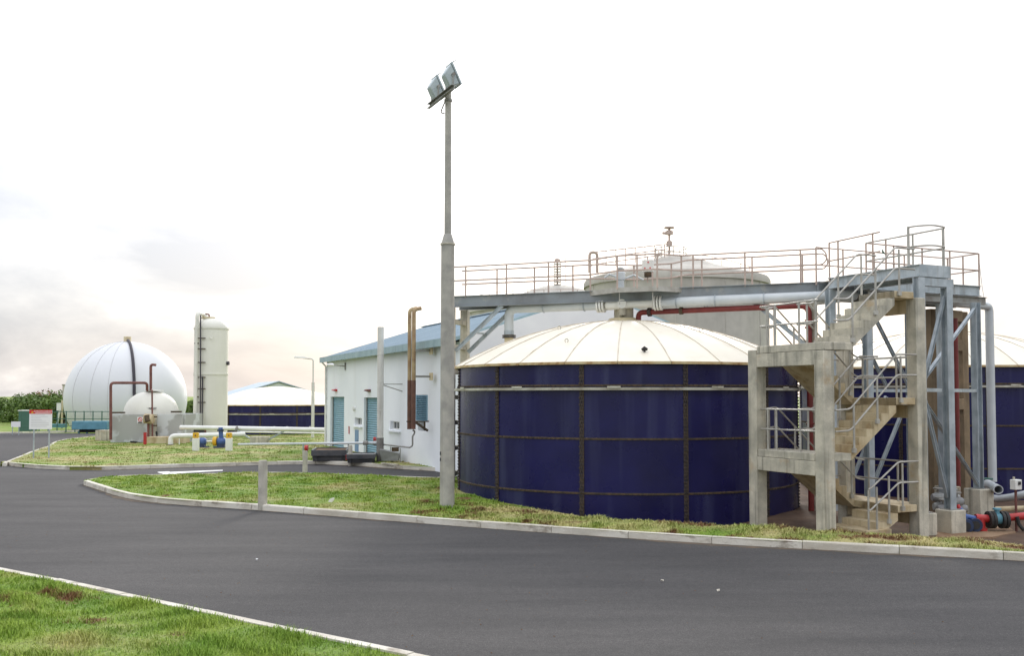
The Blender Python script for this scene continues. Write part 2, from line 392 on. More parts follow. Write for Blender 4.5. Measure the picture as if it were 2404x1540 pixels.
def sheet(name, poly, h, m, step):
    p = np.array(poly); x0, y0 = p.min(0); x1, y1 = p.max(0)
    gx, gy = np.meshgrid(np.arange(x0, x1, step), np.arange(y0, y1, step)); gx = gx.ravel() + np.random.uniform(-.2, .2, gx.size) * step; gy = gy.ravel() + np.random.uniform(-.2, .2, gy.size) * step
    k = pip(poly, gx, gy) & (pdist(poly + [poly[0]], gx, gy) > step * .35); gx, gy = gx[k], gy[k]
    b = resample(poly + [poly[0]], step)[:-1]
    vs2 = [Vector(q) for q in b] + [Vector((a, c)) for a, c in zip(gx, gy)]; nb = len(b)
    r = geometry.delaunay_2d_cdt(vs2, [(i, (i + 1) % nb) for i in range(nb)], [], 1, 1e-5)
    vx = np.array([q[0] for q in r[0]]); vy = np.array([q[1] for q in r[0]]); hz = h(vx, vy)
    mb = MB(); mb.v = [Vector((a, c, d)) for a, c, d in zip(vx, vy, hz)]; mb.f = [tuple(f) for f in r[2]]
    ar = sum(b[i][0] * b[(i + 1) % nb][1] - b[(i + 1) % nb][0] * b[i][1] for i in range(nb)); sg = 1 if ar > 0 else -1; bi = []
    for i in range(nb):
        tx, ty = b[(i + 1) % nb][0] - b[i - 1][0], b[(i + 1) % nb][1] - b[i - 1][1]; l_ = math.hypot(tx, ty) or 1
        bi.append((b[i][0] - sg * ty / l_ * .07, b[i][1] + sg * tx / l_ * .07))
    b = bi; bz = h(np.array([q[0] for q in b]), np.array([q[1] for q in b])) - .006; o0 = len(mb.v)
    mb.v += [Vector((q[0], q[1], z_)) for q, z_ in zip(b, bz)] + [Vector((q[0], q[1], -.45)) for q in b]
    mb.f += [(o0 + i, o0 + (i + 1) % nb, o0 + nb + (i + 1) % nb, o0 + nb + i) for i in range(nb)]
    o = mb.build(name, m, recalc=False); o.data.shade_smooth()
    return struct(o)
def kerb(name, line, side, wd=.15, ht=.15, ln=1.8, both=False):
    root = bpy.data.objects.new(name, None); COL.objects.link(root); struct(root)
    # walk along the line, one stone per step
    seg = [math.hypot(b[0] - a[0], b[1] - a[1]) for a, b in zip(line[:-1], line[1:])]; tot = sum(seg); n = max(1, int(round(tot / ln)))
    def at(s):
        for (a, b), l in zip(zip(line[:-1], line[1:]), seg):
            if s <= l + 1e-6: t = s / l; return Vector((a[0] + (b[0] - a[0]) * t, a[1] + (b[1] - a[1]) * t, 0))
            s -= l
        return Vector((*line[-1], 0))
    c = .025
    prof = [(0, -.08), (0, ht - c), (c, ht), (wd, ht), (wd, -.08)]
    mb = MB().prism([(-.5, side * a, b) for a, b in prof], (1, 0, 0))
    base = None
    for i in range(n):
        p, q = at(tot * i / n), at(tot * (i + 1) / n); d = q - p
        if base is None: o = base = mb.build('kerb_stone', 'kerb_concrete')
        else: o = base.copy(); COL.objects.link(o)
        o.parent = root; o.location = (p + q) / 2 + Vector((0, 0, random.uniform(-.008, .008)))
        o.rotation_euler = (0, 0, math.atan2(d.y, d.x) + random.uniform(-.006, .006)); o.scale = (d.length - .012, 1, 1)
    return root

KH = .15
front = g2((2620, 1331), (2404, 1318), (2097, 1300.5), (1743, 1282), (1356, 1257), (1004, 1231), (650, 1201.5), (460, 1189), (351, 1180), (278, 1166.4), (230, 1150), (196, 1139))
back = g2((199, 1126), (254, 1117.5), (338, 1114.5), (500, 1111), (650, 1107.5), (845, 1113), (949, 1119), (1022, 1121), z=KH)
back += [(2, 36.2), (9, 41), (22, 46), (60, 58)]
front_s = smooth(front, 1)
back_s = smooth(back[:8], 1) + [(2, 36.2)]
island = front_s + back_s + [(9, 41), (22, 46), (60, 58), (60, 30), (front[0][0] + 20, front[0][1])]
fl = front_s
def h_island(x, y):
    d = pdist(fl, x, y); db = pdist(back, x, y)
    crest = np.interp(x, [-14, -4, 0, 5, 8, 10], [.16, .17, .20, .20, .17, .08])
    lev = np.interp(x, [-14, -4, -1, 1.2, 2.2, 5.5, 7, 9.3, 10, 14], [.17, .20, .22, .0, -.33, -.33, -.2, -.2, -.38, -.38])
    z = KH - .015 + (crest - KH) * sst(.1, 1.2, d); z = z + (lev - z) * sst(1.3, 3.4, d)
    z = z + (KH - .01 - z) * (1 - sst(0.1, 2.0, db)); k = sst(.1, .5, np.minimum(d, db))
    return z + lumps(x, y, .035) * k
def holed(name, outer, z, m):
    pts = resample(outer + [outer[0]], 400)[:-1]; n0 = len(pts); hp = [q for q in island]; n1 = len(hp)
    r = geometry.delaunay_2d_cdt([Vector(q) for q in pts + hp], [(i, (i + 1) % n0) for i in range(n0)] + [(n0 + i, n0 + (i + 1) % n1) for i in range(n1)], [], 0, 1e-5)
    vx = np.array([q[0] for q in r[0]]); vy = np.array([q[1] for q in r[0]]); fs = [tuple(f) for f in r[2]]
    cxm = np.array([vx[list(f)].mean() for f in fs]); cym = np.array([vy[list(f)].mean() for f in fs]); k = ~pip(island, cxm, cym)
    mb = MB(); mb.v = [Vector((a, b, z)) for a, b in zip(vx, vy)]; mb.f = [f for f, q in zip(fs, k) if q]; return struct(mb.build(name, m))
holed('ground', [(-2500, -60), (2500, -60), (2500, 4000), (-2500, 4000)], -.06, 'ground_field')
holed('road', [(-90, -20), (70, -20), (70, 76.5), (-10, 76.5), (-90, 77.5)], 0, 'asphalt')
isl = sheet('grass_island', island, h_island, 'ground_island', .45)
isl.data.materials.append(MATS['ground_strip']); isl.data.materials.append(MATS['soil_shaded'])
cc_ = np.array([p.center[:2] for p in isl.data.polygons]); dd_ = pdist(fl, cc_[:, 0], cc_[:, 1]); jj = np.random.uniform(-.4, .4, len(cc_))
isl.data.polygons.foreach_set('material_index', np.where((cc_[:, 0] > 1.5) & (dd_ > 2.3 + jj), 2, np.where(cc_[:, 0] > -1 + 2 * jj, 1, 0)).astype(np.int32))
kerb('kerb_front', front_s, -1)
kerb('kerb_side', back_s, -1)

lawn_r = g2((5, 1091), (65, 1100), (200, 1105.5), (324, 1101.5), (460, 1097), (650, 1091.5), (723, 1089), (828, 1092.8), (931, 1101.4), (1022, 1106.6))
lawn_l = g2((5, 1087), (87, 1054), (112, 1048), (116, 1044), (130, 1035), (175, 1028), (232, 1022.8), (300, 1018), z=KH)
A0 = Vector((-1.98, 36.0, 0))
lawn_rs, lawn_ls = smooth(lawn_r, 1), smooth(lawn_l, 1)
lawn = lawn_rs + [(-.9, 36.6), (10, 41.5), (10, 75.9), (-20, 76.2)] + list(reversed(lawn_ls))
def h_lawn(x, y):
    d = pdist(lawn + [lawn[0]], x, y); bump = .05 * np.exp(-(((x + 17) / 5) ** 2 + ((y - 52) / 5) ** 2)) + .1 * np.exp(-(((x + 24) / 4) ** 2 + ((y - 50) / 5) ** 2))
    return KH - .01 + bump * sst(.3, 3, d) + lumps(x, y, .04) * sst(.1, .6, d)
sheet('back_lawn', lawn, h_lawn, 'ground_lawn', .9)
kerb('kerb_lawn', lawn_rs, 1)
kerb('kerb_lawn_far', list(reversed(lawn_ls)), 1)
far_kerb = g2((-60, 1019), (60, 1017.5), (190, 1013.5), (300, 1012), z=0)
kerb('kerb_field', far_kerb, 1, ht=.12)

verge_l = g2((-160, 1300), (0, 1330), (84, 1345.5), (251, 1381), (501, 1433), (710, 1477), (1003, 1537.6), (1300, 1600), z=KH)
verge = [(-40, 3), (-30, 21)] + verge_l + [(2.5, 3)]
def h_verge(x, y):
    d = pdist(verge_l, x, y); return KH - .02 + .10 * sst(.3, 3.5, d) + lumps(x, y, .03) * sst(.15, .6, d)
sheet('grass_verge', verge, h_verge, 'ground_verge', .4)
kerb('kerb_verge', verge_l[1:], -1)

# painted lay-by lines on the side road
def line_quad(name, pts, z=.004):
    q = [G(x, y, z) for x, y in pts]; return struct(MB().add(q, [(0, 1, 2, 3)]).build(name, 'paint_line'))
line_quad('road_marking', [(369, 1109.5), (385, 1113.6), (523, 1105.6), (523, 1103.4), ])
line_quad('road_marking', [(369, 1108.2), (396, 1107.2), (417, 1113.3), (385, 1114.0)], .008)

# grass blades: real geometry, one mass per lawn
def blades(name, poly, h, m, n, ln, wd, box, label, keep=None, lean=.6):
    x0, x1, y0, y1 = box; xs, ys = [], []; got = 0
    while got < n:
        x = np.random.uniform(x0, x1, n * 2); y = np.random.uniform(y0, y1, n * 2); k = pip(poly, x, y)
        if keep is not None: k &= keep(x, y)
        cl = .5 + .5 * np.sin(x * 3.7 + 2 * np.sin(y * 2.3)) * np.sin(y * 4.1 + 1.5 * np.sin(x * 1.9)); k &= np.random.rand(x.size) < .35 + .65 * cl
        xs.append(x[k]); ys.append(y[k]); got += k.sum()
    x = np.concatenate(xs)[:n]; y = np.concatenate(ys)[:n]; z = h(x, y) - .012
    dist = np.hypot(x, y); sc_ = np.clip(dist / 14, .8, 3.2)
    a = np.random.uniform(0, 2 * np.pi, n); l = ln * np.random.uniform(.4, 1.3, n) * (.55 + 1.0 * (.5 + .5 * np.sin(x * 3.7 + 2 * np.sin(y * 2.3)) * np.sin(y * 4.1 + 1.5 * np.sin(x * 1.9))) ** 2); wv = wd * sc_ * np.random.uniform(.6, 1.4, n)
    ca, sa = np.cos(a), np.sin(a); lx, ly = l * lean * np.random.uniform(.2, 1.5, n) * ca, l * lean * np.random.uniform(.2, 1.5, n) * sa
    b = np.stack([x, y, z], 1); sd = np.stack([-sa * wv, ca * wv, 0 * x], 1)
    mid = b + np.stack([lx * .35, ly * .35, l * .6], 1); tip = b + np.stack([lx, ly, l * .95], 1)
    vv = np.stack([b - sd, b + sd, mid + sd * .7, mid - sd * .7, tip], 1).reshape(-1, 3); i = np.arange(n)[:, None] * 5
    q = (i + np.array([0, 1, 2, 3])).ravel(); t = (i + np.array([3, 2, 4])).ravel()
    me = bpy.data.meshes.new(name); me.vertices.add(n * 5); me.vertices.foreach_set('co', vv.ravel())
    me.loops.add(n * 7); me.loops.foreach_set('vertex_index', np.concatenate([q, t]))
    me.polygons.add(n * 2); me.polygons.foreach_set('loop_start', np.concatenate([np.arange(n) * 4, n * 4 + np.arange(n) * 3]))
    me.update(calc_edges=True); me.validate(); me.materials.append(MATS[m])
    o = bpy.data.objects.new(name, me); COL.objects.link(o); o['kind'] = 'stuff'; o['label'] = label; o['category'] = 'grass'; return o
blades('verge_grass', verge, h_verge, 'blades_verge', 80000, .085, .006, (-13, .6, 7.5, 19), 'bright green and straw grass blades on the near verge', lambda x, y: (pdist(verge_l, x, y) > .17) & (np.abs(x) < y * .72))
blades('island_grass', island, h_island, 'blades_island', 45000, .06, .006, (-15, 2, 22, 36), 'short green grass around the concrete bollards and lamp pole', lambda x, y: (pdist(fl, x, y) > .17) & (pdist(back, x, y) > .17) & (np.hypot(x - 3.45, y - 29.5) > 5.2))
blades('strip_grass', island, h_island, 'blades_strip', 42000, .075, .006, (-2.5, 13, 15, 26), 'dry straw and red-brown tufts on the bank between kerb and tank', lambda x, y: (pdist(fl, x, y) > .16) & (pdist(fl, x, y) < 3.0), .9)
blades('lawn_grass', lawn, h_lawn, 'blades_lawn', 60000, .05, .007, (-30, 0, 38, 75), 'mown green and tan lawn in front of the gas vessels', lambda x, y: pdist(lawn_r, x, y) > .17)

# ================================================================== BOLTED STEEL TANKS
RT = 5.1; ZB = -.88; SE = [-.88, .506, 1.90, 3.27, 3.85]
def tank_panel(h, name):
    mb = MB(); n = 8; a0 = R(30); o = []
    for i in range(n + 1):
        a = a0 * i / n; r = RT + (.008 if i == n else .0); 
        for q, z in ((r, 0), (r, h), (r - .02, h), (r - .02, 0)): o.append((q * math.cos(a), q * math.sin(a), z))
    f = []
    for i in range(n):
        for j in range(4): f.append((i * 4 + j, (i + 1) * 4 + j, (i + 1) * 4 + (j + 1) % 4, i * 4 + (j + 1) % 4))
    f += [(3, 2, 1, 0), (n * 4, n * 4 + 1, n * 4 + 2, n * 4 + 3)]
    return mb.add(o, f)
def make_tank(label, loc, seam0):
    t = thing('bolted_tank', label, 'tank', loc, 'navy bolted steel tanks with cream domes')
    full = top = seam = None
    zs = [z - ZB for z in SE]
    for c in range(4):
        h = zs[c + 1] - zs[c] - .004
        for k in range(12):
            src = full if c < 3 else top
            if src is None:
                o = tank_panel(h, 'p').build('wall_panel', 'navy_panel', loc=(0, 0, 0))
                if c < 3: full = o
                else: top = o
            else: o = src.copy(); COL.objects.link(o)
            o.parent = t; o.location = (0, 0, zs[c]); o.rotation_euler = (0, 0, seam0 + R(30) * k)
            if c < 3: o.scale = (1, 1, h / (zs[1] - zs[0] - .004))
    # vertical bolted laps
    mb = MB(); hh = zs[4]; r = RT + .001; wv = .055
    for k in range(12):
        if seam is None:
            m1 = MB(); da = wv / RT
            pts = [(r * math.cos(a), r * math.sin(a), z) for z in (0, hh - .01) for a in (-da, 0, da)]; p2 = [((r + .014) * math.cos(a), (r + .014) * math.sin(a), z) for z in (0, hh - .01) for a in (-da, 0, da)]
            m1.add(pts + p2, [(6, 7, 10, 9), (7, 8, 11, 10), (0, 3, 9, 6)[::-1], (2, 5, 11, 8), (3, 4, 5, 11, 10, 9)])
            seam = o = m1.build('seam_strip', 'seam_dark', loc=(0, 0, 0)); o.parent = t
            rl_ = MB().beam((r + .016) * Vector((math.cos(da), math.sin(da), 0)), (r + .016) * Vector((math.cos(da), math.sin(da), 0)) + Vector((0, 0, hh - .02)), .022, .012, Vector((1, 0, 0))).build('lap_edge', 'rust', loc=(0, 0, 0)); rl_.parent = o
            m2 = MB(); i = 0; z = .06
            while z < hh - .03:
                for s_ in (-1, 1):
                    a = s_ * .030 / RT + (.014 / RT if i % 2 else -.014 / RT)
                    cdir = Vector((math.cos(a), math.sin(a), 0)); q = cdir * (r + .012) + Vector((0, 0, z))
                    m2.tube([q, q + cdir * .04], .024, 6)
                i += 1; z += .09
            bo = m2.build('bolts', 'bolt', loc=(0, 0, 0)); bo.parent = o; bo['kind'] = 'stuff'
        else: o = copy_tree(seam, t)
        o.rotation_euler = (0, 0, seam0 + R(30) * k)
    for c in (1, 2, 3):
        z = zs[c]; m1 = MB().lathe((0, 0, 0), [(RT + .002, z - .028), (RT + .018, z - .022), (RT + .018, z + .022), (RT + .002, z + .028)], 96)
        o = m1.build('hoop_seam', 'rust', loc=(0, 0, 0)); o.parent = t
        m2 = MB()
        for i in range(240):
            a = 2 * math.pi * i / 240; d = Vector((math.cos(a), math.sin(a), 0)); q = d * (RT + .02) + Vector((0, 0, z)); m2.tube([q, q + d * .02], .014, 5)
        bo = m2.build('bolts', 'bolt', loc=(0, 0, 0)); bo.parent = o; bo['kind'] = 'stuff'
    z = 3.185 - ZB
    m1 = MB().lathe((0, 0, 0), [(RT + .004, z - .03), (RT + .11, z - .035), (RT + .115, z + .035), (RT + .105, z + .035), (RT + .10, z - .02), (RT + .004, z - .02)], 96)
    o = m1.build('stiffener_ring', 'ring_steel', loc=(0, 0, 0)); o.parent = t
    for k in range(12):
        a = seam0 + R(30) * k + R(9.5); d = Vector((math.cos(a), math.sin(a), 0)); sdv = Vector((-math.sin(a), math.cos(a), 0)); q = d * (RT + .125) + Vector((0, 0, z + .045))
        p = MB().beam(q - sdv * .17, q + sdv * .17, .015, .05).build('splice_plate', 'ring_steel', loc=(0, 0, 0)); p.parent = t
    # dome roof of 24 pressed gores with upstanding laps
    rim, rise = RT + .13, 1.43; SR = (rim * rim + rise * rise) / (2 * rise); z0 = hh + .02
    prof = []
    for i in range(9):
        r_ = .42 + (rim - .42) * i / 8; prof.append((r_, z0 + math.sqrt(SR * SR - r_ * r_) - (SR - rise)))
    gore = None
    for k in range(24):
        if gore is None:
            m1 = MB().lathe((0, 0, 0), prof, 1, -R(7.5), R(7.5)); zr = prof[-1][1]
            gore = o = m1.build('roof_panel', 'cream_roof', loc=(0, 0, 0)); o.parent = t
            pts = [Vector((r_ * math.cos(R(7.5)), r_ * math.sin(R(7.5)), z_ + .012)) for r_, z_ in prof]
            lp = MB().tube(pts, .011, 5).build('lap_seam', 'lap_rust', loc=(0, 0, 0)); lp.parent = o
            m3 = MB().lathe((0, 0, 0), [(rim - .05, zr - .05), (rim + .015, zr - .055), (rim + .02, zr + .012), (rim - .06, zr + .02)], 1, -R(7.45), R(7.45))
            eg = m3.build('edge_flange', 'cream_edge', loc=(0, 0, 0)); eg.parent = o
        else: o = copy_tree(gore, t)
        o.rotation_euler = (0, 0, seam0 + R(15) * k + R(3))
    zt = z0 + rise
    m1 = MB().lathe((0, 0, zt - .10), [(.0, .0), (.48, .02), (.47, .17), (.44, .19), (.30, .19)], 28); o = m1.build('crown_flange', 'pipe_cream', loc=(0, 0, 0)); o.parent = t
    m1 = MB().lathe((0, 0, zt), [(.30, .08), (.30, .46), (0, .46)], 24); o = m1.build('crown_nozzle', 'concrete', loc=(0, 0, 0)); o.parent = t
    return t
T1 = Vector((3.45, 29.5, 0))
# the seam that shows at picture x=1365
def seam_angle(C, px):
    best = None
    for i in range(3600):
        a = i * 2 * math.pi / 3600; p = C + Vector((math.cos(a), math.sin(a), 0)) * RT
        if (p - C).dot(Vector((0, 0, 0)) - Vector((C.x, C.y, 0))) < 0 and False: continue
        x = PX + F * p.x / p.y
        if p.y < C.y and (best is None or abs(x - px) < best[0]): best = (abs(x - px), a)
    return best[1]
tank1 = make_tank('nearest navy steel tank with cream dome, between lamp pole and stair tower', (T1.x, T1.y, ZB), seam_angle(T1, 1365))
tank2 = copy_tree(tank1); tank2.location = (16.2, 36.3, ZB + .13); tank2.rotation_euler = (0, 0, R(11)); WL[tank2.name] = V(tank2.location)
tank2['label'] = 'navy steel tank with cream dome behind the steel frame, cut by the picture edge'
tank3 = copy_tree(tank1); p3 = P(651, 930, 76); tank3.location = (p3.x, p3.y, 2.3 - 3.87 + ZB + .02); tank3.rotation_euler = (0, 0, R(19)); tank3.scale = (1.0, 1.0, 1.0)
for ch in list(tank3.children):
    if ch.name.startswith('crown_'): bpy.data.objects.remove(ch); continue
    for g_ in list(ch.children):
        if g_.name.startswith('lap_seam'): bpy.data.objects.remove(g_)
tank3['label'] = 'distant navy steel tank with cream dome between the cream vessel and the white building'
# small roof eye bolts and a dark fitting on the near dome
def dome_z(x, y):
    rim, rise = RT + .13, 1.43; SR = (rim * rim + rise * rise) / (2 * rise); r = math.hypot(x - T1.x, y - T1.y); return 3.87 + math.sqrt(SR * SR - r * r) - (SR - rise)
def on_dome(px, py):
    for i in range(400):
        Z = 24.3 + i * .02; q = P(px, py, Z)
        if math.hypot(q.x - T1.x, q.y - T1.y) < RT and q.z <= dome_z(q.x, q.y): return q
    return P(px, py, 28)
q = on_dome(1513, 826); m1 = MB().tube([q + V(-.07, 0, .05), q + V(0, 0, .09), q + V(.08, 0, .06)], [.035, .06, .03], 8).tube([q, q + V(0, 0, .1)], .03, 8)
m1.build('roof_valve', 'black_rubber', tank1)
for px, py in ((1645, 780), (1313, 775), (1095, 862), (1330, 806)):
    q = on_dome(px, py); a = [q + V(.045 * math.cos(t), 0, .07 + .05 * math.sin(t)) for t in np.linspace(-1.2, 4.3, 10)]
    MB().tube(a, .012, 6).build('lifting_eye', 'concrete', tank1)

# ================================================================== BRIDGE OVER THE NEAR TANK
BD = Vector((math.cos(R(160)), math.sin(R(160)), 0)); BN = Vector((-BD.y, BD.x, 0)); BN = BN if BN.y > 0 else -BN
B0 = Vector((8.75, 27.04, 0)); BL = 11.55; BZ = 6.23
br = thing('walkway_bridge', 'grey steel footbridge with double handrails spanning over the near tank', 'footbridge', (T1.x, T1.y, 5.9))
for k in (0, 1.0):
    a = B0 + BN * k + UP * (BZ - .18); MB().ibeam(a, a + BD * BL, .15, .36, .022).build('girder', 'beam_steel', br)
MB().prism([B0 + BN * .08 + UP * (BZ - .06), B0 + BD * BL + BN * .08 + UP * (BZ - .06), B0 + BD * BL + BN * .92 + UP * (BZ - .06), B0 + BN * .92 + UP * (BZ - .06)], (0, 0, .03)).build('deck', 'steel_dull', br)
def railing(root, path, posts, z, hts=(.5, .95), r=.026, m='rail_warm', loop=False):
    for h in hts:
        pts = [V(p[0], p[1], z + h) for p in path]
        MB().tube(fillet(pts, .12), r, 7).build('handrail', m, root)
    for p in posts: MB().tube([V(p[0], p[1], z - .05), V(p[0], p[1], z + hts[-1])], r * 1.05, 7).build('rail_post', m, root)
def bp(s, n): return B0 + BD * s + BN * n
hx = (3.95, 4.55, 5.75, 6.75)      # widened bay over the tank crown
nearp = [bp(.1, 0), bp(hx[0], 0), bp(hx[1], -.62), bp(hx[2], -.62), bp(hx[3], 0), bp(BL - .1, 0)]
farp = [bp(.1, 1.0), bp(hx[0], 1.0), bp(hx[1], 1.62), bp(hx[2], 1.62), bp(hx[3], 1.0), bp(BL - .1, 1.0)]
def nposts(off, ss): return [bp(s, off) for s in ss]
railing(br, [p for p in nearp], nposts(0, (.55, 2.1, 3.6, 8.1, 9.5, 10.9)) + [nearp[2], nearp[3], (nearp[2] + nearp[3]) / 2, nearp[1], nearp[4]], BZ)
railing(br, [p for p in farp], nposts(1.0, (.55, 2.0, 3.5, 7.6, 8.9, 10.2)) + [farp[2], farp[3], (farp[2] + farp[3]) / 2], BZ)
# rounded rail ends at the tower side
for n_ in (0, 1.0):
    a = bp(.1, n_); pts = [a + UP * (BZ + h) - BD * x for h, x in ((.95, 0), (.95, .14), (.80, .26), (.62, .26), (.5, .14), (.5, 0))]
    MB().tube(fillet(pts, .1), .022, 7).build('rail_end', 'rail_warm', br)
for sgn, pa in ((-1, nearp), (1, farp)):
    for a, b in zip(pa[1:5 - 1], pa[2:5]):
        MB().beam(V(a.x, a.y, BZ - .075), V(b.x, b.y, BZ - .075), .02, .15).build('fascia_plate', 'rail_steel', br)
    MB().prism([V(q.x, q.y, BZ - .03) for q in pa[1:5]], (0, 0, .025)).build('bay_deck', 'steel_dull', br)
for s in (4.7, 5.7):
    for n_ in (-.55,): MB().tube([bp(s, n_) + UP * (BZ - .05), bp(s, n_) + UP * (BZ - .50)], .014, 6).build('hanger_rod', 'rail_steel', br)
# mixer motor and control box on the crown bay
mo = thing('mixer_motor', 'grey vertical mixer motor on the bridge above the tank crown', 'motor', (T1.x, T1.y, BZ - .03))
q = Vector((T1.x - .1, T1.y, BZ))
MB().lathe(q, [(0, 0), (.19, 0), (.19, .05), (.12, .08), (.12, .34), (.15, .36), (.15, .58), (.09, .64), (0, .64)], 20).build('housing', 'pipe_grey', mo)
MB().lathe(q, [(.125, .66), (.125, .70), (.05, .76), (0, .76)], 16).build('fan_cowl', 'steel_dull', mo)
MB().tube([q + V(-.15, -.1, .45), q + V(-.35, -.1, .52), q + V(-.5, -.1, .42)], .03, 8).build('conduit', 'pipe_grey', mo)
MB().tube([q + V(.15, -.1, .40), q + V(.4, -.1, .5), q + V(.7, -.1, .35)], .03, 8).build('conduit', 'pipe_grey', mo)
bxp = P(1521, 624, 28.6)
cb_ = thing('control_box', 'white control box with red buttons on the bridge handrail', 'control box', bxp)
MB().box(bxp, (.33, .16, .36), R(-20)).build('case', 'white_frame', cb_, bev=.012)
MB().box(bxp + V(0, 0, -.27), (.2, .12, .14), R(-20)).build('gland_box', 'rust', cb_)
for dx, dz in ((-.10, -.08), (.06, -.08), (.0, .10)):
    MB().tube([bxp + V(dx * .94, -.06 - dx * .34, dz), bxp + V(dx * .94 - .01, -.115 - dx * .34, dz)], .022, 10).build('button', 'sign_red', cb_)
MB().tube([bxp + V(0, .08, -.5), bxp + V(0, .08, .3)], .022, 7).build('mounting_post', 'rail_warm', cb_)

# concrete trestles under both ends of the bridge, with knee braces
def trestle(c, zb, label, side):
    t = thing('bridge_trestle', label, 'support column', (c.x, c.y, zb), 'concrete supports of the footbridge')
    for k in (-.08, 1.12):
        p = c + BN * k; MB().box((p.x, p.y, (zb + BZ - .37) / 2), (.25, .26, BZ - .37 - zb), R(160)).build('column', 'concrete', t, bev=.015)
    for i in range(7):
        z = zb + .5 + i * .82; a = c + BN * .06 + UP * z; MB().beam(a, a + BN * .92, .18, .14).build('tie_beam', 'concrete', t, bev=.01)
    for k in (-.02, 1.02):
        a = c + BN * k + UP * 4.45 + BD * side * .15; b = c + BN * k + UP * (BZ - .36) + BD * side * 1.75
        MB().ibeam(a, b, .08, .12, .012).build('knee_brace', 'steel_galv', t)
    a = c + BN * -.02 + UP * 5.05 + BD * side * .75; MB().beam(a, a + BN * 1.04, .1, .05).build('brace_tie', 'steel_galv', t)
    return t
trestle(bp(BL - .16, 0), .0, 'concrete twin-column bridge support hidden partly by the lamp pole', -1)
trestle(bp(.28, 0), -.4, 'concrete twin-column bridge support behind the stair tower', 1)

# ================================================================== PIPES ABOVE THE TANK
PZ = 5.80
pipe_n = -.30
pa = P(1195, 721, 30.65); pa.z = PZ
pb = bp(-.9, -.25); pb.z = PZ
# grey gas main along the bridge
gm = thing('gas_main', 'pale grey pipe along the bridge with an elbow down into the dome', 'pipe', (pa.x, pa.y, 4.9))
dirp = (pb - pa); dirp.z = 0; dirp.normalize()
def gp(s): return pa + dirp * s
tL = (pb - pa).length
pw0, pw1 = 3.05, 4.95               # white valve set
MB().tube(fillet([V(pa.x, pa.y, 5.05), pa, gp(.9)], .26, 8) + [gp(pw0)], .15, 18).build('run', 'pipe_grey', gm)
MB().tube([gp(pw1), gp(tL - .3)] + fillet([gp(tL - .3), gp(tL), gp(tL) + E2 * .5], .28, 8)[1:] + [gp(tL) + E2 * 1.6], .15, 18).build('run', 'pipe_grey', gm)
MB().tube([gp(pw0 + .2), gp(pw0 + .75), gp(pw1 - .75), gp(pw1 - .2)], [.13, .13, .13, .13], 18).tube([gp(pw0 + .25), gp(pw0 + .55), gp(pw0 + .95)], [.17, .155, .13], 18).build('valve_body', 'pipe_white', gm)
tc_ = gp((pw0 + pw1) / 2 - .22)
MB().tube([tc_ + V(0, 0, -.34), tc_], .115, 18).build('branch', 'concrete', gm)
MB().tube([tc_ - V(.05, .20, 0), tc_ - V(0, .02, 0)], .14, 18).build('blind_flange', 'pipe_white', gm)
for s in (pw0 - .04, pw0 + .05, pw0 + .14, pw1 - .14, pw1 - .05, pw1 + .04):
    MB().tube([gp(s - .026), gp(s + .026)], .23, 20).build('flange', 'pipe_white', gm)
for s in (1.2, 2.55, 5.45, 6.6, 8.0):
    c = gp(s); MB().lathe((0, 0, 0), [(.137, -.025), (.15, -.025), (.15, .025), (.137, .025)], 20)
    ring = [c + (BN * math.cos(t) + UP * math.sin(t)) * .165 for t in np.linspace(0, 2 * math.pi, 19)]; MB().tube(ring, .016, 5, False).build('clamp', 'steel_galv', gm)
    MB().tube([c + UP * .14, V(c.x, c.y, BZ - .36)], .014, 6).build('hanger', 'steel_galv', gm)
zb = dome_z(pa.x, pa.y) if math.hypot(pa.x - T1.x, pa.y - T1.y) < RT else 4.6
MB().lathe((pa.x, pa.y, 5.02), [(.145, -.12), (.16, -.12), (.16, .08), (.145, .08)], 20).build('sleeve', 'steel_galv', gm)
for dz, m_ in ((4.86, 'bolt'), (4.92, 'rust')): MB().lathe((pa.x, pa.y, dz), [(0, 0), (.22, 0), (.22, .035), (0, .035)], 20).build('flange', m_, gm)
MB().tube([V(pa.x, pa.y, zb - .08), V(pa.x, pa.y, 4.86)], .15, 18).build('stub', 'pipe_cream', gm)
# red sludge pipe
rz = 5.42
ra = P(1499, 752, 29.2); rb = P(1550, 737, 28.9); rc = P(1899, 728, 26.9)
rdz = 5.55
ra2 = V(ra.x, ra.y, dome_z(ra.x, ra.y) - .05); rb1 = V(ra.x, ra.y, rdz); rc = V(rc.x, rc.y, rdz); rdown = V(rc.x, rc.y, -.2)
rp = thing('sludge_pipe', 'dark red pipe running from the dome crown to the stair tower', 'pipe', ra2)
pth = fillet([ra2, rb1, rc, rdown], .26, 8); MB().tube(pth, .082, 14).build('run', 'red_pipe', rp)
dr = (rc - rb1).normalized()
for s in (.36, 1.35):
    c = rb1 + dr * s; MB().tube([c - dr * .05, c + dr * .05], .135 if s < 1 else .11, 16).build('coupling', 'bolt' if s < 1 else 'rust', rp)
for s in (1.9, 2.35):
    c = rb1 + dr * 2.1; MB().tube([c, c + dr * (s - 2.1) + UP * .5], .018, 6).build('hanger', 'steel_galv', rp)
for z in (5.1, 4.9, 2.2):
    MB().lathe((rc.x, rc.y, z), [(0, 0), (.12, 0), (.12, .05), (0, .05)], 16).build('coupling', 'red_pipe', rp)

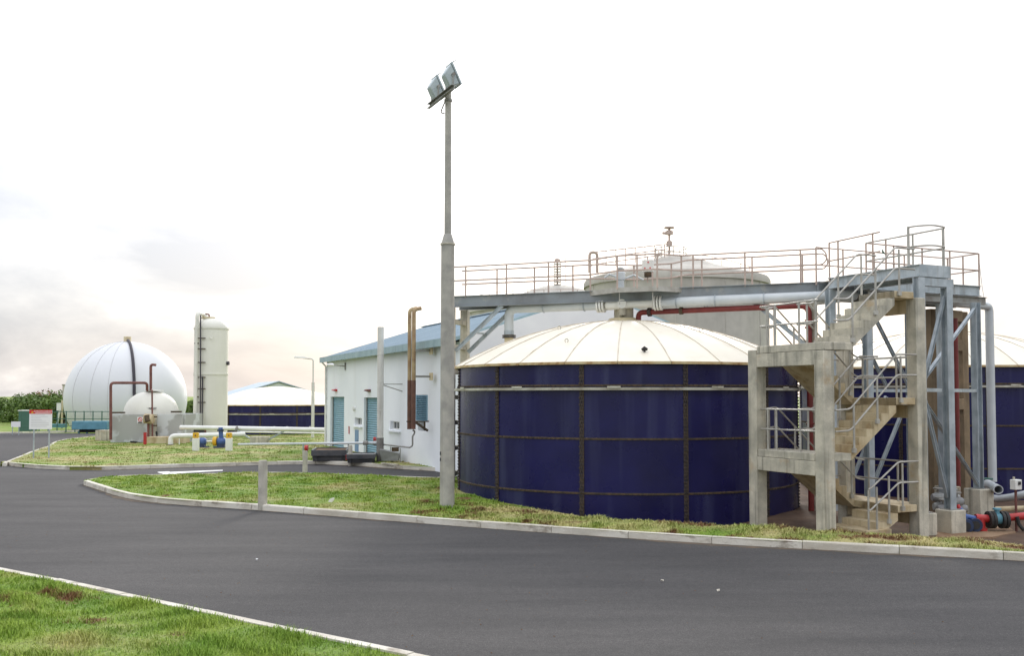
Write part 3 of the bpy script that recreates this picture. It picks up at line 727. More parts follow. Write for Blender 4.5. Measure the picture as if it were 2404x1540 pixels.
# ================================================================== CONCRETE STAIR TOWER
C2 = Vector((6.84, 21.0, 0))
def W(s, t, z=0): return C2 + E1 * s + E2 * t + UP * z
L3, LT = 2.785, 2.25
st = thing('stair_tower', 'open concrete stair tower with tubular handrails beside the near tank', 'staircase', C2)
LV = [.52, 1.74, 2.96, 4.18, 5.40]
for s, t, zt, m_ in ((0, 0, 4.0, 'concrete'), (0, LT, 4.10, 'concrete'), (L3, 0, 5.27, 'concrete'), (L3, LT, 4.25, 'concrete')):
    c = W(s, t); z0 = -.8; MB().box((c.x, c.y, (z0 + zt) / 2), (.30, .30, zt - z0), AX).build('column', m_, st, bev=.014)
def slab(s0, s1, t0, t1, z, th, m_='concrete', name='landing'):
    MB().prism([W(s0, t0, z - th), W(s1, t0, z - th), W(s1, t1, z - th), W(s0, t1, z - th)], (0, 0, th)).build(name, m_, st, bev=.012)
SA, SB = .66, 2.02                   # flights between SA and SB
T0, T1_, T2_, T3_ = -.10, .98, 1.22, 2.30
for z, (t0, t1) in ((LV[1], (.17, 2.07)), (LV[3], (-.16, 2.08))): slab(-.14, SA, t0, t1, z, .17)
slab(-.10, SA, T0, .16, LV[1], .17)
for z in (LV[0], LV[2], LV[4]):
    te = T3_ if z < 5 else T1_
    slab(SB, L3 - .16, T0, te, z, .16, 'concrete_warm'); slab(L3 - .155, L3 + .14, .17, te - .22, z, .16, 'concrete_warm')
# edge beams
for z in (LV[1] - .17, LV[3] - .17):
    a, b = W(-.03, .151, z - .165), W(-.03, LT - .151, z - .165); MB().beam(a, b, .22, .32).build('edge_beam', 'concrete', st, bev=.012)
for z in (LV[0] - .16, LV[2] - .16, LV[4] - .16):
    a, b = W(L3 - .02, .151, z - .16), W(L3 - .02, (LT if z < 5 else 1.1) - .151, z - .16); MB().beam(a, b, .22, .30).build('edge_beam', 'concrete_warm', st, bev=.012)
def flight(sa, sb, za, zb, t0, t1, n, m_):
    """a solid flight from (sa, za) up to (sb, zb) with n risers"""
    g = (sb - sa) / (n - 1); rr = (zb - za) / n; pr = [(sa, za - .16)]
    pr.append((sa, za))
    for i in range(n):
        z = za + rr * (i + 1); s = sa + g * i; pr.append((s, z))
        if i < n - 1: pr.append((s + g, z))
    pr2 = pr + [(sb, zb - rr - .16)]
    q = [W(s, t0, z) for s, z in pr2]; MB().prism(q, E2 * (t1 - t0)).build('flight', m_, st)
flight(SB - .62, SB, 0, LV[0], T0, T1_, 3, 'concrete_warm')
slab(SB - 1.05, SB - .30, T0 - .1, T1_ + .1, .03, .5, 'concrete_warm', 'footing')
flight(SB, SA, LV[0], LV[1], T2_, T3_, 7, 'concrete_warm')
flight(SA, SB, LV[1], LV[2], T0, T1_, 7, 'concrete_warm')
flight(SB, SA, LV[2], LV[3], T2_, T3_, 7, 'concrete_warm')
flight(SA, SB, LV[3], LV[4], T0, T1_, 7, 'concrete')
def srail(pts, posts, m_='rail_steel', r=.021):
    for h in (.48, .95):
        MB().tube(fillet([W(s, t, z + h) for s, t, z in pts], .09), r, 7).build('handrail', m_, st)
    for s, t, z in posts:
        MB().tube([W(s, t, z - .10), W(s, t, z + .95)], r * 1.2, 8).build('rail_post', m_, st)
        c = W(s, t, z - .06); MB().box(c, (.09, .06, .10), AX).build('base_bracket', 'rail_steel', st)
def zl(s, sa, za, sb, zb): return za + (zb - za) * (s - sa) / (sb - sa)
for za, zb in ((LV[1], LV[2]), (LV[3], LV[4])):
    s0 = SA - .02
    for t in (T0 - .035, T1_ + .03):
        pts = [(.17 if t < 0 else SA - .3, t, za + .0), (SA - .06, t, za + .02), (SB, t, zb + .04), (L3 - .16, t, zb + .04)]
        srail(pts, [(SA + .05, t, za + .12), (SA + .75, t, zl(SA + .75, SA, za, SB, zb) + .08), (SB + .12, t, zb)])
for za, zb in ((LV[0], LV[1]), (LV[2], LV[3])):
    for t in (T2_ - .03, T3_ + .03):
        srail([(SB + .30, t, za + .0), (SB + .05, t, za + .04), (SA, t, zb + .04), (SA - .35, t, zb + .0)], [(SB - .1, t, za + .16), (SB - .8, t, zl(SB - .8, SB, za, SA, zb) + .08), (SA - .05, t, zb)])
t = T0 - .035; g0 = SB - .62
srail([(g0 - .30, t, -.02), (g0 - .22, t, .0), (SB, t, LV[0] + .04), (L3 - .16, t, LV[0] + .04)], [(g0 - .05, t, .02), (g0 + .32, t, .25), (SB + .12, t, LV[0])])
MB().tube([W(g0 - .30, t, -.1), W(g0 - .30, t, .92)], .022, 8).build('rail_post', 'rail_steel', st)
# landing guards on the tank side
for z in (LV[1], LV[3]):
    srail([(-.02, LT - .16, z), (-.02, .16, z)], [(-.02, 1.85, z), (-.02, 1.55, z), (-.02, .75, z)])
    srail([(SA - .2, LT + .0, z), (.16, LT + .0, z)], [(.35, LT, z)])
for z in (LV[0], LV[2]):
    srail([(L3, .16, z), (L3, LT - .16, z)], [(L3, .6, z), (L3, 1.5, z)])
    srail([(SB, T3_ + .02, z), (L3 - .16, T3_ + .02, z)], [(SB + .3, T3_ + .02, z)])

# ================================================================== STEEL ACCESS PLATFORM
Pn = Vector((9.98, 23.42, 0)); wk = .92; PLn = 3.05
def S(s, t, z=0): return Pn + E1 * s + E2 * t + UP * z
pf = thing('access_platform', 'galvanised steel platform with railings and braced columns above the stair tower', 'platform', Pn)
# near walkway (along E2) and back walkway (along E1)
for s in (0, wk): 
    a, b = S(s, -.08, BZ - .15), S(s, PLn + (0 if s == 0 else -.0), BZ - .15); MB().ibeam(a, b, .15, .30, .018).build('edge_beam', 'steel_galv', pf)
a, b = S(-.07, 0, BZ - .15), S(wk + .07, 0, BZ - .15); MB().beam(a + E2 * -.09, b + E2 * -.09, .012, .30).build('end_plate', 'steel_galv', pf)
MB().beam(S(.08, -.0, BZ - .42), S(wk + .2, -.0, BZ - .42), .14, .2).build('cross_beam', 'steel_galv', pf)
MB().prism([S(.08, 0, BZ - .05), S(wk - .08, 0, BZ - .05), S(wk - .08, PLn, BZ - .05), S(.08, PLn, BZ - .05)], (0, 0, .03)).build('grating', 'steel_dull', pf)
bt0, bt1 = 2.65, 3.75; bs1 = 6.0
for t in (bt0, bt1):
    a, b = S(.25 if t == bt1 else wk + .08, t, BZ - .15), S(bs1 - .6, t, BZ - .15); MB().ibeam(a, b, .15, .30, .018).build('edge_beam', 'steel_galv', pf)
    a, b = S(.3 if t == bt1 else wk + .1, t, BZ - .43), S(bs1 - .35, t, BZ - .43); MB().ibeam(a, b, .14, .22, .018).build('lower_beam', 'steel_dull', pf)
MB().prism([S(.25, bt0 + .09, BZ - .05), S(bs1 - .6, bt0 + .09, BZ - .05), S(bs1 - .6, bt1 - .09, BZ - .05), S(.25, bt1 - .09, BZ - .05)], (0, 0, .03)).build('grating', 'steel_dull', pf)
a, b = S(bs1 - .6, bt0, BZ - .15), S(bs1 - .6, bt1, BZ - .15); MB().beam(a, b, .02, .30).build('end_plate', 'steel_galv', pf)
def col(s, t, zb, zt, m_='steel_galv', plinth=None, ang=0):
    a, b = S(s, t, zb), S(s, t, zt); MB().ibeam(a, b, .20, .20, .018, E2 if not ang else E1).build('column', m_, pf)
    if plinth:
        h, w_ = plinth; c = S(s, t, zb - h / 2); MB().box(c, (w_, w_, h), AX).build('plinth', 'concrete', pf, bev=.02)
        MB().box(S(s, t, zb + .008), (.34, .34, .02), AX).build('base_plate', 'steel_dull', pf)
col(0, 0, .17, BZ - .32, plinth=(.85, .46)); col(wk, -.02, .20, BZ - .53, plinth=(.95, .50))
col(4.56, 2.12, .38, BZ - .56, plinth=(.9, .55), ang=1); col(4.35, 3.0, .38, BZ - .56, plinth=(.9, .5), ang=1)
col(-.05, 2.95, -.1, BZ - .32); col(1.05, 2.72, -.1, BZ - .55); col(2.66, 2.72, -.1, BZ - .56); col(3.9, 2.73, -.1, BZ - .56, ang=1)
def brace(p, q, r=.08): MB().ibeam(p, q, r, r, .010).build('brace', 'steel_galv', pf)
zm = 3.15; zt, zb = BZ - .75, .50
def KP(p, q, hz=True):
    """K brace: vertex on p at mid height, to q top and q foot"""
    d = (q - p).normalized()
    brace(p + d * .1 + UP * (zm + .16), q - d * .08 + UP * zt); brace(p + d * .1 + UP * (zm - .16), q - d * .08 + UP * zb)
    if hz: MB().beam(p + d * .1 + UP * zm, q - d * .1 + UP * zm, .07, .09).build('tie', 'steel_galv', pf)
KP(S(0, 0), S(wk, -.02), False); KP(S(0.02, .06), S(4.56, 2.12)); KP(S(2.66, 2.72), S(1.05, 2.72)); KP(S(2.75, 3.62), S(1.15, 3.62), False)
# platform railings
rl = thing('platform_railing', 'tubular railings with rounded end around the steel access platform', 'railing', S(0, 0, BZ))
for h in (.47, .97):
    MB().tube(fillet([S(-.02, 3.0, BZ + h), S(-.02, 1.2, BZ + h + .02)], .1), .022, 7).build('handrail', 'rail_warm', rl)
    MB().tube(fillet([S(wk, 2.6, BZ + h), S(wk, .02, BZ + h), S(wk - .12, -.1, BZ + h), S(.35, -.12, BZ + h + .02), S(.02, .12, BZ + h), S(.02, .32, BZ + h)], .2), .022, 7).build('handrail', 'rail_steel', rl)
    MB().tube(fillet([S(wk, 2.6, BZ + h), S(bs1 - .6, bt0, BZ + h), S(bs1 - .6, bt1, BZ + h), S(.2, bt1, BZ + h)], .05), .022, 7).build('handrail', 'rail_warm', rl)
for s, t, h in ((-.02, 3.0, .97), (-.02, 2.67, .97), (-.02, 1.44, .97), (.02, .32, .99), (wk, .05, .97), (wk, 1.0, .97), (wk, 1.9, .97), (wk, 2.6, .97), (2.0, bt0, .97), (3.1, bt0, .97), (4.2, bt0, .97), (bs1 - .6, bt0, .97), (bs1 - .6, 3.2, .97), (bs1 - .6, bt1, .97), (3.6, bt1, .97), (2.4, bt1, .97), (1.2, bt1, .97), (0.2, bt1, .97)):
    MB().tube([S(s, t, BZ - .1), S(s, t, BZ + h)], .035 if t < .4 else .026, 7).build('rail_post', 'rail_warm' if t > 1 else 'rail_steel', rl)
q0_, q1_ = S(bs1 - .6, bt0, BZ + .95), P(2310, 700, 29.4)
tag(MB().tube([q0_, q0_.lerp(q1_, .3) - UP * .12, q0_.lerp(q1_, .65) - UP * .12, q1_], .008, 5).build('loose_cable', 'pipe_grey', loc=q1_), 'thin loose cable hanging from the platform rail corner', 'cable')
# green tag on the stair rail
q = P(2070, 582, 24.3); tag(MB().add([q + V(0, 0, 0), q + V(.11, .02, -.17), q + V(.02, .03, -.13), q + V(0, .012, 0)], [(0, 1, 2), (3, 2, 1), (0, 2, 3), (0, 3, 1)]).build('tag_ribbon', 'fence_green', loc=q), 'small green ribbon tied to the stair head rail', 'ribbon')

# concrete pipe frame behind the steel columns
cf = thing('pipe_trestle', 'brown stained concrete frame standing behind the steel columns', 'frame', P(2215, 1150, 29.5))
for x, Z, w_ in ((2188, 28.6, .28), (2260, 29.6, .26)):
    p = P(x, 900, Z); MB().box((p.x, p.y, 2.6), (w_, w_, 6.0), AX).build('column', 'concrete_brown', cf, bev=.014)
pa_, pb_ = P(2188, 900, 28.6), P(2262, 900, 29.6)
for z in (5.45, 4.55, 2.75):
    a, b = V(pa_.x, pa_.y, z), V(pb_.x, pb_.y, z); d = (b - a).normalized(); MB().beam(a + d * .16, b - d * .17, .22, .34).build('beam', 'concrete_brown', cf, bev=.012)

# right-hand pipework
rgp = thing('overflow_pipe', 'grey pipe leaving the platform and dropping beside the far tank', 'pipe', P(2318, 1130, 29.8))
a = P(2150, 703, 27.6); a.z = PZ; b = P(2322, 717, 29.8); b.z = PZ
MB().tube(fillet([a, b, V(b.x, b.y, .35)], .2, 8), .125, 18).build('run', 'pipe_grey', rgp)
MB().tube([a.lerp(b, .80), a.lerp(b, .805)], .14, 18).build('joint', 'steel_dull', rgp)
rv = P(2244, 900, 28.3); tag(MB().tube([V(rv.x, rv.y, -.1), V(rv.x, rv.y, 5.3)], .085, 14).build('red_riser', 'red_pipe', loc=(rv.x, rv.y, 0)), 'dark red vertical pipe between the galvanised columns', 'pipe')
oe = thing('open_pipe_end', 'short grey pipe with an open end lying before the far tank', 'pipe', P(2335, 1140, 27.5))
a, b = P(2318, 1136, 28.2), P(2344, 1150, 26.6); d = (b - a).normalized()
mb = MB(); u = d.cross(UP).normalized(); v2 = u.cross(d); n = 20
for c, r_ in ((a, .125), (b, .125), (b, .105), (a, .105)):
    mb.v += [c + (u * math.cos(2 * math.pi * j / n) + v2 * math.sin(2 * math.pi * j / n)) * r_ for j in range(n)]
for i in range(3): mb.f += [(i * n + j, i * n + (j + 1) % n, (i + 1) * n + (j + 1) % n, (i + 1) * n + j) for j in range(n)]
mb.build('pipe_wall', 'pipe_grey', oe)
MB().tube([a + UP * .14 - u * .15, a + UP * .15, a + UP * .14 + u * .2], .03, 7).build('green_strap', 'fence_green', oe)
tag(MB().tube([P(2330, 1170, 29), P(2345, 1172, 28.6), P(2375, 1168, 28.0), P(2420, 1158, 27.4), P(2480, 1150, 27)], .11, 14).build('pale_hose', 'pipe_grey', loc=P(2375, 1168, 28)), 'pale curved pipe lying in front of the far tank', 'pipe')
tag(MB().tube([P(2338, 1196, 25.5), P(2480, 1192, 24.6)], .07, 12).build('ground_pipe', 'concrete_warm', loc=P(2400, 1195, 25)), 'tan ground pipe beside the far tank foot', 'pipe')
# pump set with red pipe on the pad
pdc = P(2330, 1238, 20.8)
pad = [G(2196, 1262, -.36), G(2330, 1262, -.36), G(2385, 1250, -.36), G(2350, 1226, -.36), G(2200, 1232, -.36)]
pump = thing('sludge_pump', 'blue and red pump on the pad beside the concrete plinths', 'pump', V(11.3, 23.8, -.36))
struct(MB().prism([q - UP * .3 for q in pad], (0, 0, .31)).build('pump_pad', 'earth_pad'))
Zp = 24.0
c1, c2_ = P(2266, 1233, Zp), P(2287, 1231, Zp)
for c in (c1, c2_):
    MB().tube([c + V(-.06, -.20, 0), c + V(-.03, -.13, 0)], .165, 18).tube([c + V(-.03, -.13, 0), c + V(.05, .25, 0)], .10, 16).build('valve_body', 'blue_dark', pump)
    MB().tube([c + V(-.075, -.235, 0), c + V(-.06, -.2, 0)], .10, 16).build('port', 'sign_black', pump)
MB().tube([P(2244, 1207, Zp), P(2268, 1213, Zp), P(2292, 1218, Zp)], .06, 12).build('blue_arm', 'blue_paint', pump)
MB().tube([P(2250, 1192, Zp + .3), P(2260, 1202, Zp), P(2268, 1218, Zp)], .06, 12).build('blue_neck', 'blue_paint', pump)
MB().tube([P(2248, 1186, Zp + .2), P(2258, 1206, Zp + .1)], .05, 10).build('red_neck', 'red_bright', pump)
MB().tube([P(2290, 1216, Zp), P(2330, 1219, Zp), P(2470, 1206, Zp)], .095, 16).build('red_main', 'red_bright', pump)
MB().tube([P(2302, 1217, Zp), P(2304, 1240, Zp)], .10, 14).tube([P(2304, 1240, Zp), P(2304, 1246, Zp)], .14, 14).build('red_tee', 'red_bright', pump)
for x in (2322, 2330, 2351, 2360):
    c = P(x, 1221, Zp); MB().tube([c - V(.035, 0, 0), c + V(.035, 0, 0)], .215, 22).build('flange', 'black_rubber', pump)
c = P(2341, 1218, Zp); MB().tube([c - V(.09, 0, 0), c + V(.09, 0, 0)], .14, 16).tube([c + UP * .1, c + UP * .22], .06, 10).tube([c + UP * .22, c + UP * .26], .10, 12).build('green_valve', 'teal_paint', pump)
gv = thing('grey_valve_cluster', 'dark cluster of valves and handwheels behind the concrete plinths', 'valve', P(2220, 1230, 25.5))
for x, y, Z in ((2202, 1168, 25.5), (2206, 1190, 25.2), (2238, 1170, 25.6), (2246, 1178, 25.2), (2215, 1195, 25.0), (2240, 1200, 25.0), (2255, 1195, 25.4)):
    c = P(x, y, Z); MB().tube([c - V(.16, 0, 0), c - V(.05, 0, .0), c + V(.05, .02, 0), c + V(.17, 0, 0)], [.09, .13, .13, .09], 12).build('valve_body', 'skip_grey', gv)
    MB().tube([c, c + UP * .22], .03, 8).tube([c + UP * .22, c + UP * .25], .12, 14).build('handwheel', 'steel_dull', gv)
    MB().tube([c, V(c.x, c.y, -.2)], .05, 8).build('pipe_leg', 'skip_grey', gv)
# control box on a post
cp = thing('control_post', 'pale junction box on a slim brown post before the far tank', 'junction box', G(2385, 1246, -.36))
pz = G(2385, 1246, -.36); zq = P(2385, 1138, pz.y)
MB().box(V(zq.x, zq.y, zq.z), (.24, .16, .25), AX).build('case', 'teal_paint', cp, bev=.012); cp.children[-1].data.materials[0] = MATS['white_frame']
MB().box(V(zq.x + .05, zq.y - .085, zq.z + .04), (.07, .03, .08), AX).build('dial', 'sign_black', cp)
MB().tube([V(zq.x - .05, zq.y, zq.z + .12), V(zq.x - .05, zq.y, zq.z + .19)], .03, 8).build('gland', 'concrete', cp)
MB().tube([V(zq.x, zq.y + .02, pz.z - .1), V(zq.x, zq.y + .02, zq.z - .1)], .032, 8).build('post', 'brown_pipe', cp)
q = G(2392, 1247, -.34); tag(MB().tube([q + V(-.04, 0, .35), q + V(0, -.02, .15), q + V(.1, -.05, .02)], .045, 8).build('cable_boot', 'black_rubber', loc=q), 'black cable sleeve at the foot of the control post', 'cable')

# ================================================================== LAMP POLE
lb = Vector((-1.64, 24.35, .1))
lp = thing('floodlight_pole', 'tall stepped concrete pole carrying two floodlights beside the near tank', 'light pole', lb)
MB().lathe(lb, [(0, -.3), (.188, -.3), (.170, 6.75), (.182, 6.76), (.182, 6.80), (.165, 6.81), (.105, 7.02), (.088, 7.04), (.080, 10.75), (0, 10.75)], 24).build('shaft', 'concrete_pole', lp)
MB().lathe(lb + UP * 6.78, [(.183, -.02), (.192, -.02), (.192, .02), (.183, .02)], 24).build('collar', 'concrete', lp)
for z in (2.05, 2.2): MB().box(lb + V(-.145, -.075, z - .75), (.06, .05, .085), R(30)).build('socket_hole', 'sign_black', lp)
top = lb + UP * 10.6
a, b = top - E2 * .78 + E1 * -.14, top + E2 * 1.0 + E1 * -.14
MB().beam(a, b, .012, .12).beam(a + E1 * -.04 + UP * .055, b + E1 * -.04 + UP * .055, .08, .012).beam(a + E1 * -.04 - UP * .055, b + E1 * -.04 - UP * .055, .08, .012).build('crossarm', 'steel_dull', lp)
MB().lathe(top - UP * .1, [(.09, -.03), (.105, -.03), (.105, .03), (.09, .03)], 16).build('clamp_band', 'steel_dull', lp)
MB().tube(fillet([a + E2 * .5 - UP * .1, top - UP * .35 - E1 * .1 + E2 * .3, top - UP * .45 - E1 * .11], .3), .018, 7).build('cable', 'steel_dull', lp)
for k, off in enumerate((-.45, .60)):
    c = top + E2 * off + E1 * -.14 + UP * .36
    fl_ = thing('floodlight', ('floodlight nearer the camera on the tall pole, the higher of the two' if k == 0 else 'second floodlight on the tall pole, lower and left of its twin'), 'floodlight', c - UP * .45, 'floodlights on the concrete pole')
    f_dir = (E1 * .86 + UP * .42).normalized(); u_dir = (UP * .90 - E1 * .44).normalized(); r_dir = E2
    def fp(x, y, z): return c + r_dir * x + f_dir * y + u_dir * z
    hw, hh_ = .195, .28
    back_ = [fp(-hw * .62, -.17, -hh_ * .85), fp(hw * .62, -.17, -hh_ * .85), fp(hw * .62, -.17, hh_ * .35), fp(-hw * .62, -.17, hh_ * .35)]
    frt = [fp(-hw, .10, -hh_), fp(hw, .10, -hh_), fp(hw, .10, hh_), fp(-hw, .10, hh_)]
    MB().hexa(back_ + frt).build('housing', 'floodlight_grey', fl_, bev=.03)
    MB().hexa([fp(-hw - .02, .102, -hh_ - .02), fp(hw + .02, .102, -hh_ - .02), fp(hw + .02, .102, hh_ + .02), fp(-hw - .02, .102, hh_ + .02), fp(-hw - .02, .15, -hh_ - .02), fp(hw + .02, .15, -hh_ - .02), fp(hw + .02, .15, hh_ + .02), fp(-hw - .02, .15, hh_ + .02)]).build('bezel', 'floodlight_grey', fl_, bev=.01)
    MB().hexa([fp(-hw - .02, .15, hh_), fp(hw + .02, .15, hh_), fp(hw + .02, .15, hh_ + .02), fp(-hw - .02, .15, hh_ + .02), fp(-hw - .02, .28, hh_ + .02), fp(hw + .02, .28, hh_ + .02), fp(hw + .02, .28, hh_ + .035), fp(-hw - .02, .28, hh_ + .035)]).build('visor', 'floodlight_grey', fl_)
    MB().add([fp(-hw + .02, .153, -hh_ + .02), fp(hw - .02, .153, -hh_ + .02), fp(hw - .02, .153, hh_ - .02), fp(-hw + .02, .153, hh_ - .02)], [(0, 1, 2, 3)]).build('lens', 'lamp_glass', fl_)
    MB().tube(fillet([fp(-hw - .05, 0, 0), fp(-hw - .05, 0, 0) - UP * .32, fp(hw + .05, 0, 0) - UP * .32, fp(hw + .05, 0, 0)], .05), .022, 6).build('yoke', 'steel_dull', fl_)
    for sg_ in (-1, 1): MB().tube([fp(sg_ * (hw - .02), .02, 0), fp(sg_ * (hw + .07), .02, 0)], .04, 10).build('pivot_knob', 'steel_dull', fl_)

# ================================================================== BOLLARDS
def bollard(px, py, z, top_y, wpx, label):
    b = G(px, py, z); Z = b.y; h = (py - top_y) / F * Z; w_ = wpx / F * Z
    mb = MB().lathe(b, [(0, -.3), (w_ / 2, -.3), (w_ / 2 * .97, h - .04), (w_ / 2 * .85, h), (0, h + .005)], 16)
    o = tag(mb.build('bollard', 'tan_bollard', loc=b), label, 'bollard', 'concrete bollards on the grass'); return o
bollard(616.5, 1183, .17, 1082, 21.5, 'tallest-looking concrete bollard standing at the near kerb of the island')
bollard(716, 1110, .16, 1059, 12, 'concrete bollard at the far edge of the island, before the skips')
bollard(822.5, 1086, .15, 1046, 10, 'concrete bollard standing between the two dark skips')
n_ = 700; gx = np.random.uniform(-12, 12, n_ * 4); gy = np.random.uniform(11, 27, n_ * 4); kk = ~pip(island, gx, gy) & ~pip(verge, gx, gy) & (np.abs(gx) < gy * .56)
dk = pdist(fl, gx, gy); kk &= (np.random.rand(gx.size) < np.where(dk < .7, 1.0, .16)); gx, gy = gx[kk][:n_], gy[kk][:n_]; mb = MB()
for x, y in zip(gx, gy):
    r_ = random.uniform(.006, .016); a = random.uniform(0, 3); mb.add([(x + r_ * math.cos(a), y + r_ * math.sin(a), .001), (x + r_ * math.cos(a + 2.1), y + r_ * math.sin(a + 2.1), .001), (x + r_ * math.cos(a + 4.2), y + r_ * math.sin(a + 4.2), .001), (x, y, r_ * .9)], [(0, 1, 3), (1, 2, 3), (2, 0, 3)])
gr_ = tag(mb.build('gravel', 'soil_brown'), 'scattered brown grit along the kerb and on the asphalt', 'gravel'); gr_['kind'] = 'stuff'
# dirt washed against the kerbs: ragged thin sheets
def kerb_dirt(line, wmax, sgn, label):
    ln = resample(line, .22); mb = MB(); k = len(ln); w_ = .1
    for i, (x, y) in enumerate(ln):
        tx, ty = ln[min(i + 1, k - 1)][0] - ln[max(i - 1, 0)][0], ln[min(i + 1, k - 1)][1] - ln[max(i - 1, 0)][1]; l_ = math.hypot(tx, ty); w_ = min(wmax, max(.015, w_ + random.uniform(-.08, .08)))
        mb.v += [Vector((x - sgn * ty / l_ * .004, y + sgn * tx / l_ * .004, .004)), Vector((x - sgn * ty / l_ * w_, y + sgn * tx / l_ * w_, .0035))]
        if i: mb.f.append((2 * i - 2, 2 * i, 2 * i + 1, 2 * i - 1))
    o = tag(mb.build('dirt', 'road_dirt'), label, 'dirt'); o['kind'] = 'stuff'
kerb_dirt(front_s, .30, 1, 'brown dust washed along the front kerb of the island')
kerb_dirt(lawn_rs, .35, -1, 'brown dust washed along the back lawn kerb')
# small litter
for i, (x, y, s_, lab) in enumerate(((781, 1180, .11, 'crumpled white plastic scrap on the island grass'), (604, 1316, .03, 'tiny white scrap on the asphalt'), (1555, 1366, .03, 'small pale pebble on the asphalt before the tank'), (1687, 1389, .03, 'small pale pebble on the asphalt nearest the right'))):
    z_ = .19 if i == 0 else .01; b = G(x, y, z_); mb = MB(); 
    pts = [b + V(random.uniform(-1, 1) * s_, random.uniform(-.6, .6) * s_, random.uniform(0, 1.2) * s_) for _ in range(12)]
    bm = bmesh.new(); [bm.verts.new(p) for p in pts]; bmesh.ops.convex_hull(bm, input=bm.verts); bm.verts.index_update()
    mb.add([v.co.copy() for v in bm.verts], [tuple(v.index for v in f.verts) for f in bm.faces]); bm.free()
    if len(mb.f): tag(mb.build('plastic_scrap' if i < 2 else 'pebble', 'white_plastic' if i < 2 else 'kerb_concrete', loc=b), lab, 'litter' if i < 2 else 'pebble')

# ================================================================== WHITE WORKSHOP BUILDING
BA = R(24.3); U = Vector((-math.sin(BA), math.cos(BA), 0)); VV = Vector((math.cos(BA), math.sin(BA), 0))
bl = thing('workshop_building', 'white rendered building with blue pitched roof and roller doors', 'building', A0)
BLEN, BWID, EAVE, RIDGE = 21.2, 11.8, 5.05, 6.98
def wsz(x, y):                     # picture point -> (distance along the long wall, height)
    r = ray(x, y); n = VV; t = (A0 - CAM).dot(n) / r.dot(n); p = CAM + r * t; return (p - A0).dot(U), p.z
def wp(s, z, o=0.0): return A0 + U * s + UP * z - VV * o
def hole(x0, x1, y0, y1):
    s1, _ = wsz(x0, y0); s0, zt = wsz(x1, y0); _, zb = wsz((x0 + x1) / 2, y1); _, zt = wsz((x0 + x1) / 2, y0); return s0, s1, zb, zt
H = {'d1': hole(776, 808, 931.7, 1049), 'd2': hole(854.6, 886.5, 933.6, 1062), 'w1': hole(833, 849, 981, 998.8), 'w2': hole(916, 938, 989.5, 1009), 'lv': hole(978, 1004, 927.4, 988), 'vent': hole(981, 999, 990.5, 1012)}
for k in ('d1', 'd2'): H[k] = (*H[k][:2], .12, H[k][3])
def wall_with_holes(L_, Ht, holes, depth):
    ss = sorted({0, L_, *[q for h in holes for q in h[:2]]}); zs_ = sorted({-.3, Ht, *[q for h in holes for q in h[2:]]}); mb = MB()
    for a, b in zip(ss[:-1], ss[1:]):
        for c, d in zip(zs_[:-1], zs_[1:]):
            mc, md = (a + b) / 2, (c + d) / 2
            if any(h[0] < mc < h[1] and h[2] < md < h[3] for h in holes): continue
            mb.add([wp(a, c), wp(b, c), wp(b, d), wp(a, d)], [(0, 1, 2, 3)])
    for s0, s1, z0, z1 in holes:
        c = [(s0, z0), (s1, z0), (s1, z1), (s0, z1)]
        for (a, b), (c_, d_) in zip(c, c[1:] + c[:1]): mb.add([wp(a, b), wp(c_, d_), wp(c_, d_, -depth), wp(a, b, -depth)], [(0, 1, 2, 3)])
    return mb
wall_with_holes(BLEN, EAVE, list(H.values()), .28).build('long_wall', 'white_wall', bl, recalc=False)
def gable(s):
    c = [A0 + U * s + VV * v + UP * z for v, z in ((0, -.3), (BWID, -.3), (BWID, EAVE + .14), (BWID / 2, RIDGE + .09), (0, EAVE + .14))]
    return MB().prism(c, U * (.2 if s == 0 else -.2))
gable(.003).build('gable_wall', 'gable_wall', bl); gable(BLEN - .003).build('gable_wall', 'gable_wall', bl)
MB().prism([A0 + VV * BWID + U * s + UP * z for s, z in ((0, -.3), (BLEN, -.3), (BLEN, EAVE), (0, EAVE))], VV * -.2).build('rear_wall', 'white_wall', bl)
ov = .10
for sgn in (0, 1):
    def rp_(v, z, s): return A0 + VV * (v if sgn == 0 else BWID - v) + U * s + UP * z
    sl_ = (RIDGE - EAVE) / (BWID / 2); e0 = (-.35, EAVE + .10 - .35 * sl_)
    q = [rp_(e0[0], e0[1] + .06, -ov), rp_(e0[0], e0[1] + .06, BLEN + ov), rp_(BWID / 2, RIDGE + .10, BLEN + ov), rp_(BWID / 2, RIDGE + .10, -ov)]
    ro = MB().prism(q, (0, 0, .06)).build('roof_slope', 'roof_blue', bl)
    mb = MB()
    n = 54
    for i in range(n + 1):
        s = -ov + .05 + (BLEN + 2 * ov - .1) * i / n; mb.beam(rp_(e0[0], e0[1] + .135, s), rp_(BWID / 2, RIDGE + .175, s), .03, .022)
    x = mb.build('roof_ribs', 'roof_blue', ro); x['kind'] = 'stuff'
    for i in range(22):
        s0 = -ov + (BLEN + 2 * ov) * i / 22; s1 = -ov + (BLEN + 2 * ov) * (i + 1) / 22 - .02
        MB().beam(rp_(e0[0] - .03, e0[1] + .03, s0), rp_(e0[0] - .03, e0[1] + .03, s1), .04, .30).build('fascia_panel', 'fascia_blue', ro)
    for s in (-ov - .02, BLEN + ov + .02): MB().beam(rp_(e0[0] - .03, e0[1] + .06, s), rp_(BWID / 2, RIDGE + .10, s), .035, .14).build('verge_trim', 'fascia_blue', ro)
MB().beam(A0 + VV * BWID / 2 - U * ov + UP * (RIDGE + .20), A0 + VV * BWID / 2 + U * (BLEN + ov) + UP * (RIDGE + .20), .4, .04).build('ridge_cap', 'roof_blue', bl)
